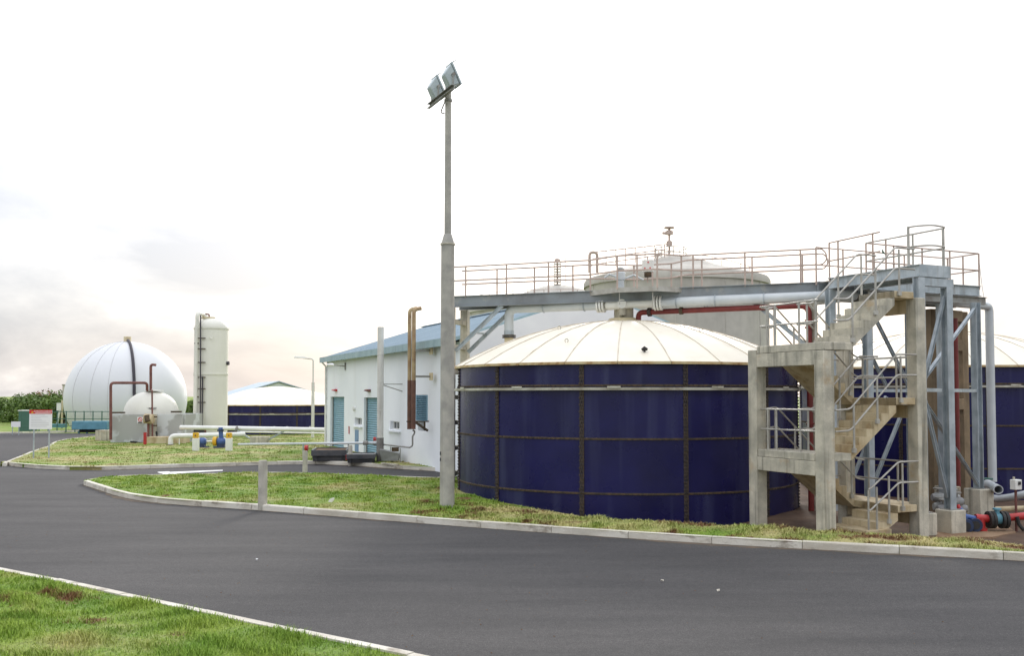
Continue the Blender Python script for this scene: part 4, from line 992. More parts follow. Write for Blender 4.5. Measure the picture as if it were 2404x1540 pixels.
for k in ('d1', 'd2'):
    s0, s1, z0, z1 = H[k]; d = MB().prism([wp(s0, z0, -.2), wp(s1, z0, -.2), wp(s1, z1, -.2), wp(s0, z1, -.2)], VV * .03).build('roller_door', 'door_blue', bl)
    n = int((z1 - z0) / .11)
    for i in range(n):
        za, zb_ = z0 + (z1 - z0) * i / n, z0 + (z1 - z0) * (i + 1) / n; zc = (za + zb_) / 2
        MB().prism([wp(s0 + .02, za + .012, -.197), wp(s0 + .02, zc, -.155), wp(s0 + .02, zb_ - .006, -.197)], U * (s1 - s0 - .04)).build('slat', 'door_blue', d)
    for s in (s0 + .02, s1 - .02): MB().beam(wp(s, z0, -.14), wp(s, z1, -.14), .04, .05, U).build('guide_rail', 'steel_dull', d)
for k in ('w1', 'w2'):
    s0, s1, z0, z1 = H[k]; wn = MB().prism([wp(s0, z0, -.20), wp(s1, z0, -.20), wp(s1, z1, -.20), wp(s0, z1, -.20)], VV * .01).build('window', 'glass_dark', bl)
    for s in (s0 + .03, s1 - .03, s0 + (s1 - s0) * .36, s0 + (s1 - s0) * .66): MB().beam(wp(s, z0, -.18), wp(s, z1, -.18), .03, .05, U).build('mullion', 'white_frame', wn)
    for z in (z0 + .025, z1 - .025): MB().beam(wp(s0, z, -.175), wp(s1, z, -.175), .03, .05).build('frame_bar', 'white_frame', wn)
    MB().beam(wp(s0 - .18, z0 - .07, .05), wp(s1 + .18, z0 - .07, .05), .16, .07).build('sill', 'white_wall', wn)
s0, s1, z0, z1 = H['lv']; lv = MB().prism([wp(s0, z0, -.24), wp(s1, z0, -.24), wp(s1, z1, -.24), wp(s0, z1, -.24)], VV * .02).build('louvre', 'sign_black', bl)
n = 14
for i in range(n):
    z = z0 + (z1 - z0) * (i + .5) / n; MB().prism([wp(s0 + .02, z - .035, .03), wp(s0 + .02, z - .02, .03), wp(s0 + .02, z + .028, -.09), wp(s0 + .02, z + .013, -.09)], U * (s1 - s0 - .04)).build('slat', 'louvre_blue', lv)
for s in (s0 + .02, s1 - .02): MB().beam(wp(s, z0, .0), wp(s, z1, .0), .05, .06, U).build('side_frame', 'louvre_blue', lv)
s0, s1, z0, z1 = H['vent']; MB().prism([wp(s0, z0, -.26), wp(s1, z0, -.26), wp(s1, z1, -.26), wp(s0, z1, -.26)], VV * .02).build('vent_recess', 'rust', bl)
s1, z1 = wsz(834.5, 1009); s0, _ = wsz(842, 1009); _, z0 = wsz(838, 1062)
dd = MB().prism([wp(s0, z0, .002), wp(s1, z0, .002), wp(s1, z1, .002), wp(s0, z1, .002)], VV * -.03).build('side_door', 'blue_paint', bl); 
MB().box(wp(s0 + .12, (z0 + z1) / 2, .05), (.04, .04, .12), BA).build('door_handle', 'steel_dull', dd)
dd.data.materials[0] = MATS['door_deep']
# gutter downpipe, wall lamps and alarm lamps
s, z = wsz(771, 870); MB().tube([wp(BLEN - .12, EAVE - .1, .3), wp(BLEN - .12, EAVE - .35, .08), wp(BLEN - .12, .1, .08)], .05, 10).build('downpipe', 'white_frame', bl)
for x, y, m_ in ((790, 918, 'red_bright'), (868, 919, 'brown_pipe')):
    s, z = wsz(x, y); o = MB().prism([wp(s - .2, z - .03, .0), wp(s - .2, z + .10, .0), wp(s - .2, z + .10, .14), wp(s - .2, z + .03, .22)], U * .55).build('door_lamp', m_, bl)
for x, y in ((812, 860),):
    s, z = wsz(x, y); MB().tube([wp(s, z, .0), wp(s + .05, z + .02, .3), wp(s + .7, z + .08, .5)], .025, 7).build('lamp_arm', 'steel_dull', bl)
    MB().tube([wp(s + .6, z + .08, .48), wp(s + .8, z + .1, .55), wp(s + 1.3, z + .12, .7)], [.04, .09, .05], 10).build('lamp_head', 'white_plastic', bl); MB().box(wp(s, z, .03), (.08, .1, .4), BA).build('lamp_bracket', 'steel_dull', bl)
s, z = wsz(833.5, 960); MB().tube([wp(s, z, .0), wp(s, z, .12)], .11, 12).build('wall_vent', 'white_frame', bl)
s, z = wsz(820.5, 1010); MB().box(wp(s, z, .03), (.04, .05, .40), BA).build('extinguisher', 'red_bright', bl)
# gable-side lamp and down pipe seen over the tank roof
q = A0 + VV * .9 + UP * 4.45; MB().tube([q - U * .02, q - U * .5, q - U * .9 + VV * .2], .03, 7).build('lamp_arm', 'steel_dull', bl)
MB().tube([q - U * .85 + VV * .2, q - U * 1.15 + VV * .5 + UP * .05], [.05, .11], 10).build('lamp_head', 'steel_galv', bl)
q = A0 + VV * .35 - U * .07; MB().tube([q + UP * 4.9, q + UP * .1], .045, 8).build('downpipe', 'white_frame', bl)
# square wall anchor holes
for x in (939, 944.5):
    for y in (1022, 1052): pass

# flue, twin exhausts and small pipes along the long wall
def woff(px, off):                  # point at distance off before the long wall that shows at picture column px
    best = min((abs(PX + F * wp(q / 100, 0, off).x / wp(q / 100, 0, off).y - px), q / 100) for q in range(-200, 2300)); return wp(best[1], 0, off)
fo = .95; fb = woff(893, fo); fb.z = .12; fz = fb.y; rF = 7.5 / F * fz
fu = thing('boiler_flue', 'tall pale round flue standing in front of the roller door', 'chimney', fb)
zt_ = P(893, 768, fz).z; zm_ = P(893, 1028, fz).z
xo = P(893, 930, fz); cF = V(xo.x, xo.y, 0)
MB().tube([V(cF.x, cF.y, zm_), V(cF.x, cF.y, zt_)], rF, 18).build('stack', 'flue_grey', fu); MB().tube([V(cF.x, cF.y, .05), V(cF.x, cF.y, zm_)], rF * 1.12, 18).build('stack_base', 'flue_base', fu)
for k in (.25, .5, .75):
    z = zm_ + (zt_ - zm_) * k; MB().lathe((cF.x, cF.y, z), [(rF, -.02), (rF + .012, -.02), (rF + .012, .02), (rF, .02)], 18).build('joint_band', 'flue_grey', fu)
zb_ = P(893, 902, fz).z; a = V(cF.x, cF.y, zb_) ; wq = a + VV * fo
for dz in (0, -.32): MB().tube([a, a + VV * (fo - .02) - U * .25 + UP * (dz)], .022, 6).build('stay', 'steel_dull', fu)
tw = thing('twin_exhausts', 'pair of brown and brass exhaust pipes rising past the eaves', 'exhaust pipe', wp(*wsz(968, 1008), .8))
for x, rr_ in ((961.2, 4.6), (971.2, 4.8)):
    Z = woff(x, .8).y; zt_, zm_, zb2 = P(x, 733, Z).z, P(x, 893, Z).z, P(x, 1008, Z).z; q = P(x, 900, Z); r_ = rr_ / F * Z
    MB().tube(fillet([V(q.x, q.y, zm_), V(q.x, q.y, zt_ + .1), V(q.x + .28, q.y + .1, zt_ + .17)], .14, 5), r_, 14).build('upper_pipe', 'brass_pipe', tw)
    MB().tube([V(q.x, q.y, zb2), V(q.x, q.y, zm_)], r_ * 1.08, 14).build('lower_pipe', 'rust_pipe', tw)
for y in (823, 884):
    Z = woff(976, .8).y; q = P(976, y, Z); MB().beam(q, q + VV * .60, .05, .08).build('bracket', 'steel_dull', tw)
    MB().box(q + VV * .62 - U * .08, (.04, .35, .30), BA).build('wall_plate', 'pipe_cream', tw)
Z = woff(969, .8).y; q = P(969, 990, Z)
MB().beam(q - V(.25, 0, 0), q + V(.62, .3, 0), .05, .05).build('bracket', 'rust', tw); MB().beam(q + V(.1, 0, -.02), q + V(.55, .5, -.38), .08, .08).build('elbow', 'rust', tw)
MB().tube(fillet([P(969, 1010, Z), P(974, 1013, Z), P(972, 1020, Z), P(968.5, 1024, Z), P(968.5, 1047, Z), P(962, 1051, Z), wp(*wsz(905, 1040), .7)], .08), .035, 8).build('drain_pipe', 'steel_dull', tw)
for x in (912, 935, 958):
    q = wp(wsz(x, 1040)[0], 0, .35); MB().tube([V(q.x, q.y, .1), V(q.x, q.y, .75)], .02, 6).build('pipe_stand', 'steel_dull', tw)
# wash trough at flue foot
q = G(915, 1085, .15); tr = thing('metal_chute', 'small grey sheet metal chute at the foot of the flue', 'chute', q)
MB().hexa([q + V(-.35, 0, .05), q + V(.35, 0, 0.05), q + V(.35, .5, .05), q + V(-.35, .5, .05), q + V(-.45, -.1, .55), q + V(.4, 0, .35), q + V(.4, .6, .35), q + V(-.45, .5, .55)]).build('tray', 'skip_grey', tr)
MB().box(q + V(.25, -.12, .55), (.3, .1, .18)).build('hood', 'rust', tr)
for x in (931, 936):
    pass
a, b = G(897, 1088, .2), G(935, 1092, .2); tag(MB().beam(a, b, .1, .06).build('timber_rail', 'concrete', loc=a), 'low pale bar lying at the white wall foot', 'bar')

# ================================================================== SKIPS
def skip(xa, xb, yb, yt, dep, label):
    c = G((xa + xb) / 2, yb, KH); Z = c.y; w_ = (xb - xa) / F * Z; h = (yb - yt) / F * Z; az = R(6)
    t = thing('waste_skip', label, 'skip', c, 'dark waste skips by the building')
    ux, uy = V(math.cos(az), math.sin(az), 0), V(-math.sin(az), math.cos(az), 0)
    def k(x, y, z): return c + ux * x + uy * y + UP * z
    b_, t_ = w_ * .47, w_ * .5
    zr = h * .50
    for (x0, y0, x1, y1) in ((-b_, 0, b_, 0), (b_, 0, b_, dep), (b_, dep, -b_, dep), (-b_, dep, -b_, 0)):
        sx0, sx1 = (t_ / b_) * x0, (t_ / b_) * x1
        MB().add([k(x0, y0, 0), k(x1, y1, 0), k(sx1, y1, zr), k(sx0, y0, zr)], [(0, 1, 2, 3)]).build('side_panel', 'skip_dark', t)
    MB().hexa([k(-b_, 0, .02), k(b_, 0, .02), k(b_, dep, .02), k(-b_, dep, .02), k(-b_, 0, .05), k(b_, 0, .05), k(b_, dep, .05), k(-b_, dep, .05)]).build('floor_plate', 'skip_dark', t)
    for y in (-.04, dep + .04): MB().beam(k(-t_ - .02, y + (-.06 if y < 0 else .06), (zr + h) / 2), k(t_ + .02, y + (-.06 if y < 0 else .06), (zr + h) / 2), .16, h - zr).build('rim_beam', 'skip_dark', t)
    for x in (-t_, t_): MB().beam(k(x, 0, h - .08), k(x, dep, h - .08), .06, .18).build('rim_beam', 'skip_grey', t)
    MB().hexa([k(-t_ + .04, 0, h - .12), k(t_ - .04, 0, h - .12), k(t_ - .04, dep, h - .12), k(-t_ + .04, dep, h - .12), k(-t_ + .04, 0, h - .06), k(t_ - .04, 0, h - .06), k(t_ - .04, dep, h - .03), k(-t_ + .04, dep, h - .03)]).build('cover_sheet', 'soil_brown' if dep > 1.5 else 'skip_grey', t)
    MB().box(k(-t_ - .05, dep * .4, h - .16), (.06, .16, .22), az).build('reflector', 'red_bright', t)
    for x in (-b_ * .8, b_ * .8): MB().beam(k(x, -.02, .0), k(x, -.02, zr), .06, .08).build('leg', 'skip_dark', t)
skip(733, 812, 1083, 1057, 1.9, 'dark open skip with earth-coloured cover, left of the two')
skip(815, 879, 1087, 1067, 1.2, 'dark grey skip next to the tall pale flue')
for (x, y, Z, lab) in ((719.5, 1052, 36.5, 'red valve knob above the far bollard'), (880, 1032, 43, 'red valve wheel on the thin pipe by the flue')):
    q = P(x, y, Z); t = thing('red_valve', lab, 'valve', q - UP * .3); MB().tube([q - V(.06, 0, 0), q + V(.06, 0, 0)], .11, 14).build('knob', 'red_bright', t); MB().tube([q, q - UP * .28], .03, 8).build('stem', 'steel_dull', t)
# thin pipe on stands running to the building
tp = thing('thin_pipe_run', 'thin grey pipe on stands crossing in front of the building', 'pipe', P(700, 1080, 43))
MB().tube([P(560, 1043.6, 47.5), P(700, 1042, 44.5), P(885, 1040, 42.2)], .055, 8).build('run', 'pipe_grey', tp)
for x, y0, Z in ((712, 1042, 44.2), (818, 1041, 43.0)):
    q = P(x, y0, Z); MB().tube([V(q.x, q.y, KH), q], .035, 8).build('stand', 'steel_galv', tp)
for x in (858, 881): q = P(x, 1040.2, 42.4); MB().tube([q - V(.1, 0, 0), q + V(.1, 0, 0)], .10, 10).build('coupling', 'steel_dull', tp)

# ================================================================== BIG CONCRETE DIGESTERS
def digester(c, Rr, rimz, topz, label, glow=0):
    t = thing('digester_tank', label, 'digester', (c.x, c.y, 0), 'large concrete digesters behind the building')
    k = Rr / 8.05
    MB().lathe((c.x, c.y, 0), [(Rr * .985, -.3), (Rr * .985, rimz - .05)], 72).build('wall', 'digester_concrete', t)
    MB().lathe((c.x, c.y, 0), [(Rr * .985, rimz - .05), (Rr * 1.004, rimz - .05), (Rr * 1.004, rimz + .35), (Rr * .985, rimz + .62), (Rr * .94, rimz + .75)], 72).build('rim', 'digester_concrete', t)
    d = topz - rimz
    MB().lathe((c.x, c.y, 0), [(Rr * .945, rimz + .74), (Rr * .42, rimz + d * .70), (Rr * .37, rimz + d * .78), (Rr * .18, topz - .02), (0, topz)], 72).build('roof', 'digester_concrete', t)
    for i in range(12):
        a = R(20 + 30 * i); p = V(c.x + Rr * .987 * math.cos(a), c.y + Rr * .987 * math.sin(a), 0); MB().beam(p + UP * 0, p + UP * (rimz - .05), .08, .05, V(math.cos(a), math.sin(a), 0)).build('wall_joint', 'digester_concrete', t)
    return t
dg1 = Vector(P(1588, 930, 84)); D1 = digester(dg1, 8.05, 12.55, 15.25, 'larger-looking concrete digester with railed conical roof, behind the control box')
dg2 = Vector(P(1310, 930, 101)); D2 = digester(dg2, 9.7, 11.6, 14.55, 'far concrete digester with a vent mast, partly behind the bridge railing')
def mast(x, yb, yt, Z, label, parts):
    q = P(x, yb, Z); t = thing('vent_mast', label, 'vent mast', q)
    zt = P(x, yt, Z).z; MB().tube([q - UP * .3, V(q.x, q.y, zt)], .09, 8).build('pipe', 'rail_warm', t)
    for z, r_, h in parts: MB().lathe((q.x, q.y, zt - z), [(0, 0), (r_, 0), (r_, h), (r_ * .6, h + .08), (0, h + .08)], 12).build('fitting', 'rail_warm', t)
    return t
M1 = mast(1571.5, 608, 536, 83, 'slim vent mast with relief valve on the nearer digester roof', ((0, .45, .12), (.55, .34, .3), (1.55, .26, .4)))
q = P(1571, 548, 83); MB().tube([q, q - V(.6, 0, -.05)], .12, 8).build('side_arm', 'rail_warm', M1)
M2 = mast(1308.5, 672, 610, 100, 'lattice vent mast on the far digester roof', ((.2, .3, .25),))
for i in range(9): q = P(1308.5, 668 - i * 6, 100); MB().box(q, (.7, .7, .06)).build('lattice_ring', 'rail_steel', M2)
for dx in (-.33, .33): q = P(1308.5, 670, 100); MB().tube([q + V(dx, -.3, 0), q + V(dx, -.3, 2.4)], .04, 6).build('lattice_leg', 'rail_steel', M2)
q = P(1327, 668, 100); MB().tube(fillet([q, q + UP * 2.75, q + UP * 2.75 + V(.9, 0, 0)], .1), .04, 6).build('side_pipe', 'rail_warm', M2)
rr1 = thing('roof_stair_rail', 'thin railings tinted with reddish glare climbing the nearer digester roof', 'railing', P(1470, 630, 80))
for dy in (0, 15, 29):
    MB().tube(fillet([P(1382, 622 + dy * .6, 79), P(1387, 594 + dy, 79.5), P(1400, 591 + dy, 79.5), P(1566, 573 + dy * .8, 82.5)], 1.0), .045, 6).build('handrail', 'rail_warm', rr1)
for i in range(8):
    f_ = i / 7; MB().tube([P(1400 + 160 * f_, 592 - 18 * f_, 80 + 2.5 * f_), P(1400 + 160 * f_, 632 - 26 * f_, 80 + 2.5 * f_)], .04, 6).build('rail_post', 'rail_warm', rr1)
MB().tube(fillet([P(1384, 640, 79), P(1384, 592, 79), P(1402, 592, 79), P(1402, 640, 79)], .5), .13, 6).build('stair_hoop', 'rail_warm', rr1)
tr_ = thing('roof_ring_rail', 'low circular guard rail on the digester roof crown', 'railing', P(1590, 605, 83))
for z in (.25, .75):
    ring = [V(dg1.x - .4 + 1.35 * math.cos(a), dg1.y + 1.35 * math.sin(a), 15.25 + z) for a in np.linspace(0, 2 * math.pi, 25)]; MB().tube(ring, .04, 5, False).build('handrail', 'rail_steel', tr_)
for a in np.linspace(0, 2 * math.pi, 9)[:-1]: p = V(dg1.x - .4 + 1.35 * math.cos(a), dg1.y + 1.35 * math.sin(a), 15.15); MB().tube([p, p + UP * .85], .04, 5).build('rail_post', 'rail_steel', tr_)
er = thing('roof_edge_rail', 'thin guard rail around the far digester roof edge', 'railing', (dg2.x, dg2.y, 12.3))
for z in (.5, 1.0):
    ring = [V(dg2.x + 8.9 * math.cos(a), dg2.y + 8.9 * math.sin(a), 12.3 + z) for a in np.linspace(R(175), R(290), 30)]; MB().tube(ring, .03, 5).build('handrail', 'rail_warm', er)
for a in np.linspace(R(175), R(290), 12): p = V(dg2.x + 8.9 * math.cos(a), dg2.y + 8.9 * math.sin(a), 12.2); MB().tube([p, p + UP * 1.1], .035, 5).build('rail_post', 'rail_warm', er)
er1 = thing('roof_far_rail', 'thin guard rail on the falling side of the nearer digester roof', 'railing', P(1720, 620, 82))
for dy in (0, 17): MB().tube([P(1640, 597 + dy, 82), P(1715, 612 + dy, 82), P(1768, 628 + dy, 83)], .035, 5).build('handrail', 'rail_warm', er1)
for i in range(6): MB().tube([P(1650 + 22 * i, 600 + 5 * i, 82), P(1650 + 22 * i, 626 + 4 * i, 82)], .035, 5).build('rail_post', 'rail_warm', er1)

# ================================================================== GAS HOLDER DOME AND VESSELS
gz = 88.0; gc = P(297, 937, gz); gr = 135.0 / F * gz
gh = thing('gas_holder', 'white membrane gas holder dome with a dark hose down its face', 'gas holder', (gc.x, gc.y, 0))
prof = [(gr * math.sin(a), gc.z + gr * math.cos(a)) for a in np.linspace(0, math.acos(max(-.99, (0 - gc.z) / gr)), 24)]
MB().lathe((gc.x, gc.y, 0), prof, 72).build('membrane', 'dome_white', gh)
def sph(th, ph, rr=gr): return V(gc.x + rr * math.sin(th) * math.cos(ph), gc.y + rr * math.sin(th) * math.sin(ph), gc.z + rr * math.cos(th))
for ph in (R(236), R(258), R(275)):
    MB().tube([sph(th, ph, gr + .005) for th in np.linspace(.08, 1.85, 30)], .022, 5).build('weld_seam', 'dome_seam', gh)
q = sph(0, 0); MB().lathe(q, [(0, -.1), (.33, -.1), (.33, .45), (0, .5)], 14).build('crown_valve', 'pipe_cream', gh)
MB().tube([sph(th, R(298.5), gr + .10) for th in np.linspace(.05, 1.52, 26)], .13, 8).build('air_hose', 'dark_hose', gh)

tn = thing('gas_vessel', 'tall cream cylindrical vessel with side pipe and ladder rungs', 'vessel', G(494.5, 1036, .0))
vz = G(494.5, 1036, 0).y; vc = P(494.5, 930, vz); vr = 38.5 / F * vz
zsh = P(494, 772, vz).z; ztp = P(494, 747, vz).z
MB().lathe((vc.x, vc.y, 0), [(vr, -.2), (vr, zsh)] + [(vr * math.cos(a), zsh + (ztp - zsh) * math.sin(a)) for a in np.linspace(.15, 1.5, 8)] + [(0, ztp)], 40).build('shell', 'vessel_cream', tn)
for y in (879, 772):
    z = P(494, y, vz).z; MB().lathe((vc.x, vc.y, z), [(vr, -.05), (vr + .04, -.05), (vr + .04, .05), (vr, .05)], 40).build('girth_band', 'vessel_cream', tn)
q = P(459.5, 1000, vz - 1.15); qt = P(459.5, 737, vz - 1.15)
qx = P(461, 930, vz - .95)
MB().tube(fillet([V(qx.x, qx.y, .1), V(qx.x, qx.y, P(461, 738, vz).z), P(478, 739, vz), P(487, 748, vz)], .3, 6), .13, 12).build('gas_pipe', 'vessel_cream', tn)
MB().lathe(P(489, 745, vz), [(0, -.1), (.45, -.1), (.45, .0), (0, .02)], 16).build('top_flange', 'pipe_cream', tn)
MB().tube(fillet([P(478, 737, vz), P(491, 738, vz), P(491, 745, vz)], .1), .05, 7).build('vent_line', 'brown_pipe', tn)
for x0, yt in ((471, 740), (475.5, 884)):
    a = P(x0, yt, vz - 1.2); b = P(x0 - 1, 1002, vz - 1.2); MB().tube([a, b], .045, 6).build('ladder_rail', 'dark_hose', tn)
for y in (794, 819, 851, 886, 913, 945):
    MB().tube([P(465, y, vz - 1.1), P(482, y, vz - 1.22)], .04, 6).build('pipe_bracket', 'rust', tn)
for y in (806, 932): MB().tube([P(457, y, vz - .8), P(466, y, vz - 1.1)], .04, 6).build('pipe_bracket', 'rust', tn)
q = P(497, 793, vz - 1.14); MB().tube(fillet([q + V(-.12, 0, .08), q + V(0, -.05, -.1), q + V(.12, 0, .08)], .05), .03, 6).build('lifting_lug', 'vessel_cream', tn)
q = P(534.5, 853, vz - .1); MB().tube([q - V(.05, 0, 0), q + V(.1, 0, 0)], .13, 10).build('side_nozzle', 'dark_hose', tn)

# concrete bund with cream tank
bz = 59.0
bd_ = thing('concrete_bund', 'grey patched concrete bund box around the cream domed tank', 'bund', V(P(344, 1040, bz).x, bz, 0))
x0, x1, xm = P(262, 1000, bz).x, P(426, 1000, bz).x, P(353, 1000, bz).x; zt_ = P(340, 973, bz).z
for a, b in (((x0, bz), (xm - .1, bz)), ((xm + .35, bz + .25), (x1, bz + .25)), ((x0, bz + .1), (x0, bz + 4)), ((x1, bz + .35), (x1, bz + 4)), ((x0, bz + 4), (x1, bz + 4))):
    d = (V(*b, 0) - V(*a, 0)); MB().beam(V(*a, (zt_ - .2) / 2), V(*b, (zt_ - .2) / 2), .2, zt_ + .2).build('bund_wall', 'bund_render', bd_, bev=.015)
MB().box(V(xm + .125, bz + .18, zt_ / 2 - .1), (.45, .3, zt_ + .2 - .004)).build('pilaster', 'concrete', bd_)
for xa, y_ in ((414, 967), (277, 969)): q = P(xa, y_, bz + .1); MB().box(q, (.85 if xa < 300 else .7, .12, .10), R(0 if xa < 300 else -12)).build('roof_tie', 'rust', bd_)
ct = thing('charge_tank', 'cream domed tank lettered CHARIOT inside the concrete bund', 'tank', V(P(356, 1000, bz + 2).x, bz + 2, .1))
cz = bz + 2.0; c = P(356, 930, cz); cr_ = 62.0 / F * cz; ztop = P(356, 919, cz).z
zr_ = zt_ - .1
MB().lathe((c.x, c.y, 0), [(cr_, .1), (cr_, zr_)] + [(cr_ * math.cos(a) ** .85, zr_ + (ztop - zr_) * math.sin(a)) for a in np.linspace(.1, 1.45, 10)] + [(.5, ztop), (0, ztop)], 40).build('shell', 'vessel_cream', ct)
MB().lathe((c.x + .2, c.y - .1, ztop), [(0, .0), (.55, .0), (.55, .08), (0, .1)], 18).build('manhole', 'white_frame', ct)
q = P(351.5, 959.5, cz - cr_ - .02); sa_ = min(.99, max(0, (q.z - zr_) / (ztop - zr_))); rr_t = cr_ * math.cos(math.asin(sa_)) ** .85
text('CHARIOT', .17, 'sign_black', ct, (q.x, cz - math.sqrt(max(.1, rr_t ** 2 - (q.x - c.x) ** 2)) - .01, q.z), (R(90), 0, R(0)), depth=.03)
# brown pipes of the bund
bp_ = thing('bund_pipework', 'brown goal-shaped pipework standing over the concrete bund', 'pipe', V(P(260, 1030, bz - .6).x, bz - .6, .1))
zz_ = bz - .5
MB().tube(fillet([P(260, 1033, zz_), P(260, 899, zz_), P(345.4, 899, zz_ + 1.5), P(345.4, 917, zz_ + 1.8)], .22), .085, 10).build('arch_pipe', 'brown_pipe', bp_)
MB().tube(fillet([P(354, 917, zz_ + 1.8), P(354, 856, zz_ + 1.8), P(366, 857, zz_ + 1.8)], .2), .085, 10).build('vent_pipe', 'brown_pipe', bp_)
MB().tube(fillet([P(355, 915, zz_ + 1.8), P(357, 917, zz_), P(358, 1034, zz_), P(372, 1034, zz_)], .1), .05, 8).build('thin_pipe', 'brown_pipe', bp_)
MB().tube([P(348, 990, zz_), P(348, 1044, zz_)], .07, 8).build('drain_pipe', 'brown_pipe', bp_)
MB().tube([P(340, 983, zz_), P(360, 984, zz_)], [.30, .30], 16).build('meter_drum', 'concrete_warm', bp_)
MB().tube([P(345, 976, zz_ - .2), P(347, 990, zz_ - .3)], .16, 10).build('meter_head', 'rust', bp_)
for y in (979, 999.5): MB().beam(P(357, y, zz_ + .1), P(369, y, zz_ + .1), .06, .08).build('pipe_bracket', 'rust', bp_)
MB().tube(fillet([P(367, 1013, zz_), P(369, 1030, zz_), P(376, 1034, zz_), P(405, 1034, zz_ - .1), P(415, 1033, zz_)], .3), .06, 8).build('black_hose', 'black_rubber', bp_)
q = G(345, 1044, .15); tag(MB().box(q + V(.0, -.3, .35), (.16, .16, .75), R(10)).build('orange_marker', 'red_bright', loc=q), 'orange-red marker post at the bund foot', 'marker')
q = P(327, 1042, bz - .4); tag(MB().beam(q + V(-.45, 0, .12), q + V(.4, -.3, -.02), .3, .1).build('drain_cover', 'black_rubber', loc=q), 'dark tilted drain cover against the bund foot', 'cover')
# notice on bund
q = P(329.2, 987, bz - .115); nb = thing('prohibition_notice', 'small white no-entry style notice fixed to the concrete bund', 'notice', q)
MB().box(q, (.36, .02, .40)).build('board', 'sign_white', nb)
ring = [q + V(.115 * math.cos(a), -.02, .05 + .115 * math.sin(a)) for a in np.linspace(0, 2 * math.pi, 25)]; MB().tube(ring, .018, 5, False).build('ring', 'sign_red', nb)
MB().beam(q + V(-.08, -.02, .13), q + V(.08, -.02, -.03), .012, .03).build('slash', 'sign_red', nb); MB().box(q + V(0, -.013, -.14), (.28, .012, .07)).build('caption_bar', 'sign_black', nb)
# little concrete box and brick plinths
q = P(247, 1030, 62); tag(MB().box((q.x, q.y, .35), (.95, .8, .9)).build('concrete_chamber', 'concrete', bev=.02, loc=(q.x, q.y, 0)), 'small square concrete chamber beside the brown arch pipe', 'chamber')
q = P(395, 1045, 58); tag(MB().box((q.x, q.y, .18), (2.2, 1.2, .75)).build('stained_plinth', 'concrete_warm', bev=.02, loc=(q.x, q.y, 0)), 'stained low plinth right of the bund', 'plinth')

# white gas line with yellow marked posts and pumps
wpz = 55.5
wl = thing('white_gas_line', 'white pipe bending into the ground beside the bund', 'pipe', P(400, 1045, wpz))
MB().tube(fillet([P(400.5, 1046, wpz), P(400.5, 1024, wpz), P(530, 1021, wpz + .3), P(574, 1020, wpz + 1)], .5, 8), .14, 14).build('run', 'pipe_white', wl)
q = P(400.5, 1046, wpz); MB().lathe(q, [(0, -.45), (.18, -.45), (.24, 0), (.24, .06), (0, .06)], 16).build('black_boot', 'black_rubber', wl); MB().lathe(q, [(.245, -.10), (.25, -.10), (.25, -.02), (.245, -.02)], 16).build('green_band', 'fence_green', wl)
MB().tube([P(421, 1030, wpz), P(421, 1062, wpz)], .03, 8).build('stake', 'white_frame', wl)
ul = thing('upper_gas_line', 'long pale grey pipe bridging from the bund to the white building', 'pipe', P(600, 1040, 57))
MB().tube([P(424, 1003.5, 58.5), P(600, 1006.5, 57), P(772, 1009.5, 55.5)], .13, 12).build('run', 'pipe_white', ul)
MB().tube([P(560, 1014, 60), P(772, 1017.5, 58)], .05, 8).build('thin_run', 'pipe_white', ul)
for xa, ya, xb, yb in ((552, 1009, 606, 1041), (674, 1009, 614, 1041)):
    for o in (0, .35): MB().beam(P(xa, ya, 57 + o), P(xb, yb, 56.5 + o), .07, .09).build('v_brace', 'steel_galv', ul)
for xa in (556, 674, 644, 728): q = P(xa, 1007.5, 57); MB().tube([q - V(.05, 0, 0), q + V(.05, 0, 0)], .16, 12).build('clamp', 'steel_dull', ul)
q = P(610, 1050, 56.5); MB().box((q.x, q.y, .25), (1.0, .7, .75)).build('footing', 'concrete', ul, bev=.02)
for i, x in enumerate((459.5, 537.5)):
    b = G(x, 1061, .12); Z = b.y; t = thing('marker_post', ('white post with yellow warning box, left of the blue pumps', 'white post with yellow warning box, right of the blue pumps')[i], 'post', b, 'white posts with yellow boxes')
    zt = P(x, 1029, Z).z; MB().box((b.x, b.y, zt / 2), (.30, .28, zt)).build('post', 'white_frame', t, bev=.015)
    zc = P(x, 1022.5, Z).z; MB().box((b.x, b.y, zc), (.27, .22, .28)).build('warning_box', 'yellow_paint', t, bev=.012)
    MB().add([V(b.x - .04, b.y - .113, zc - .05), V(b.x + .06, b.y - .113, zc - .05), V(b.x + .01, b.y - .113, zc + .08)], [(0, 1, 2)]).build('warning_mark', 'brown_pipe', t)
pz_ = 52.5
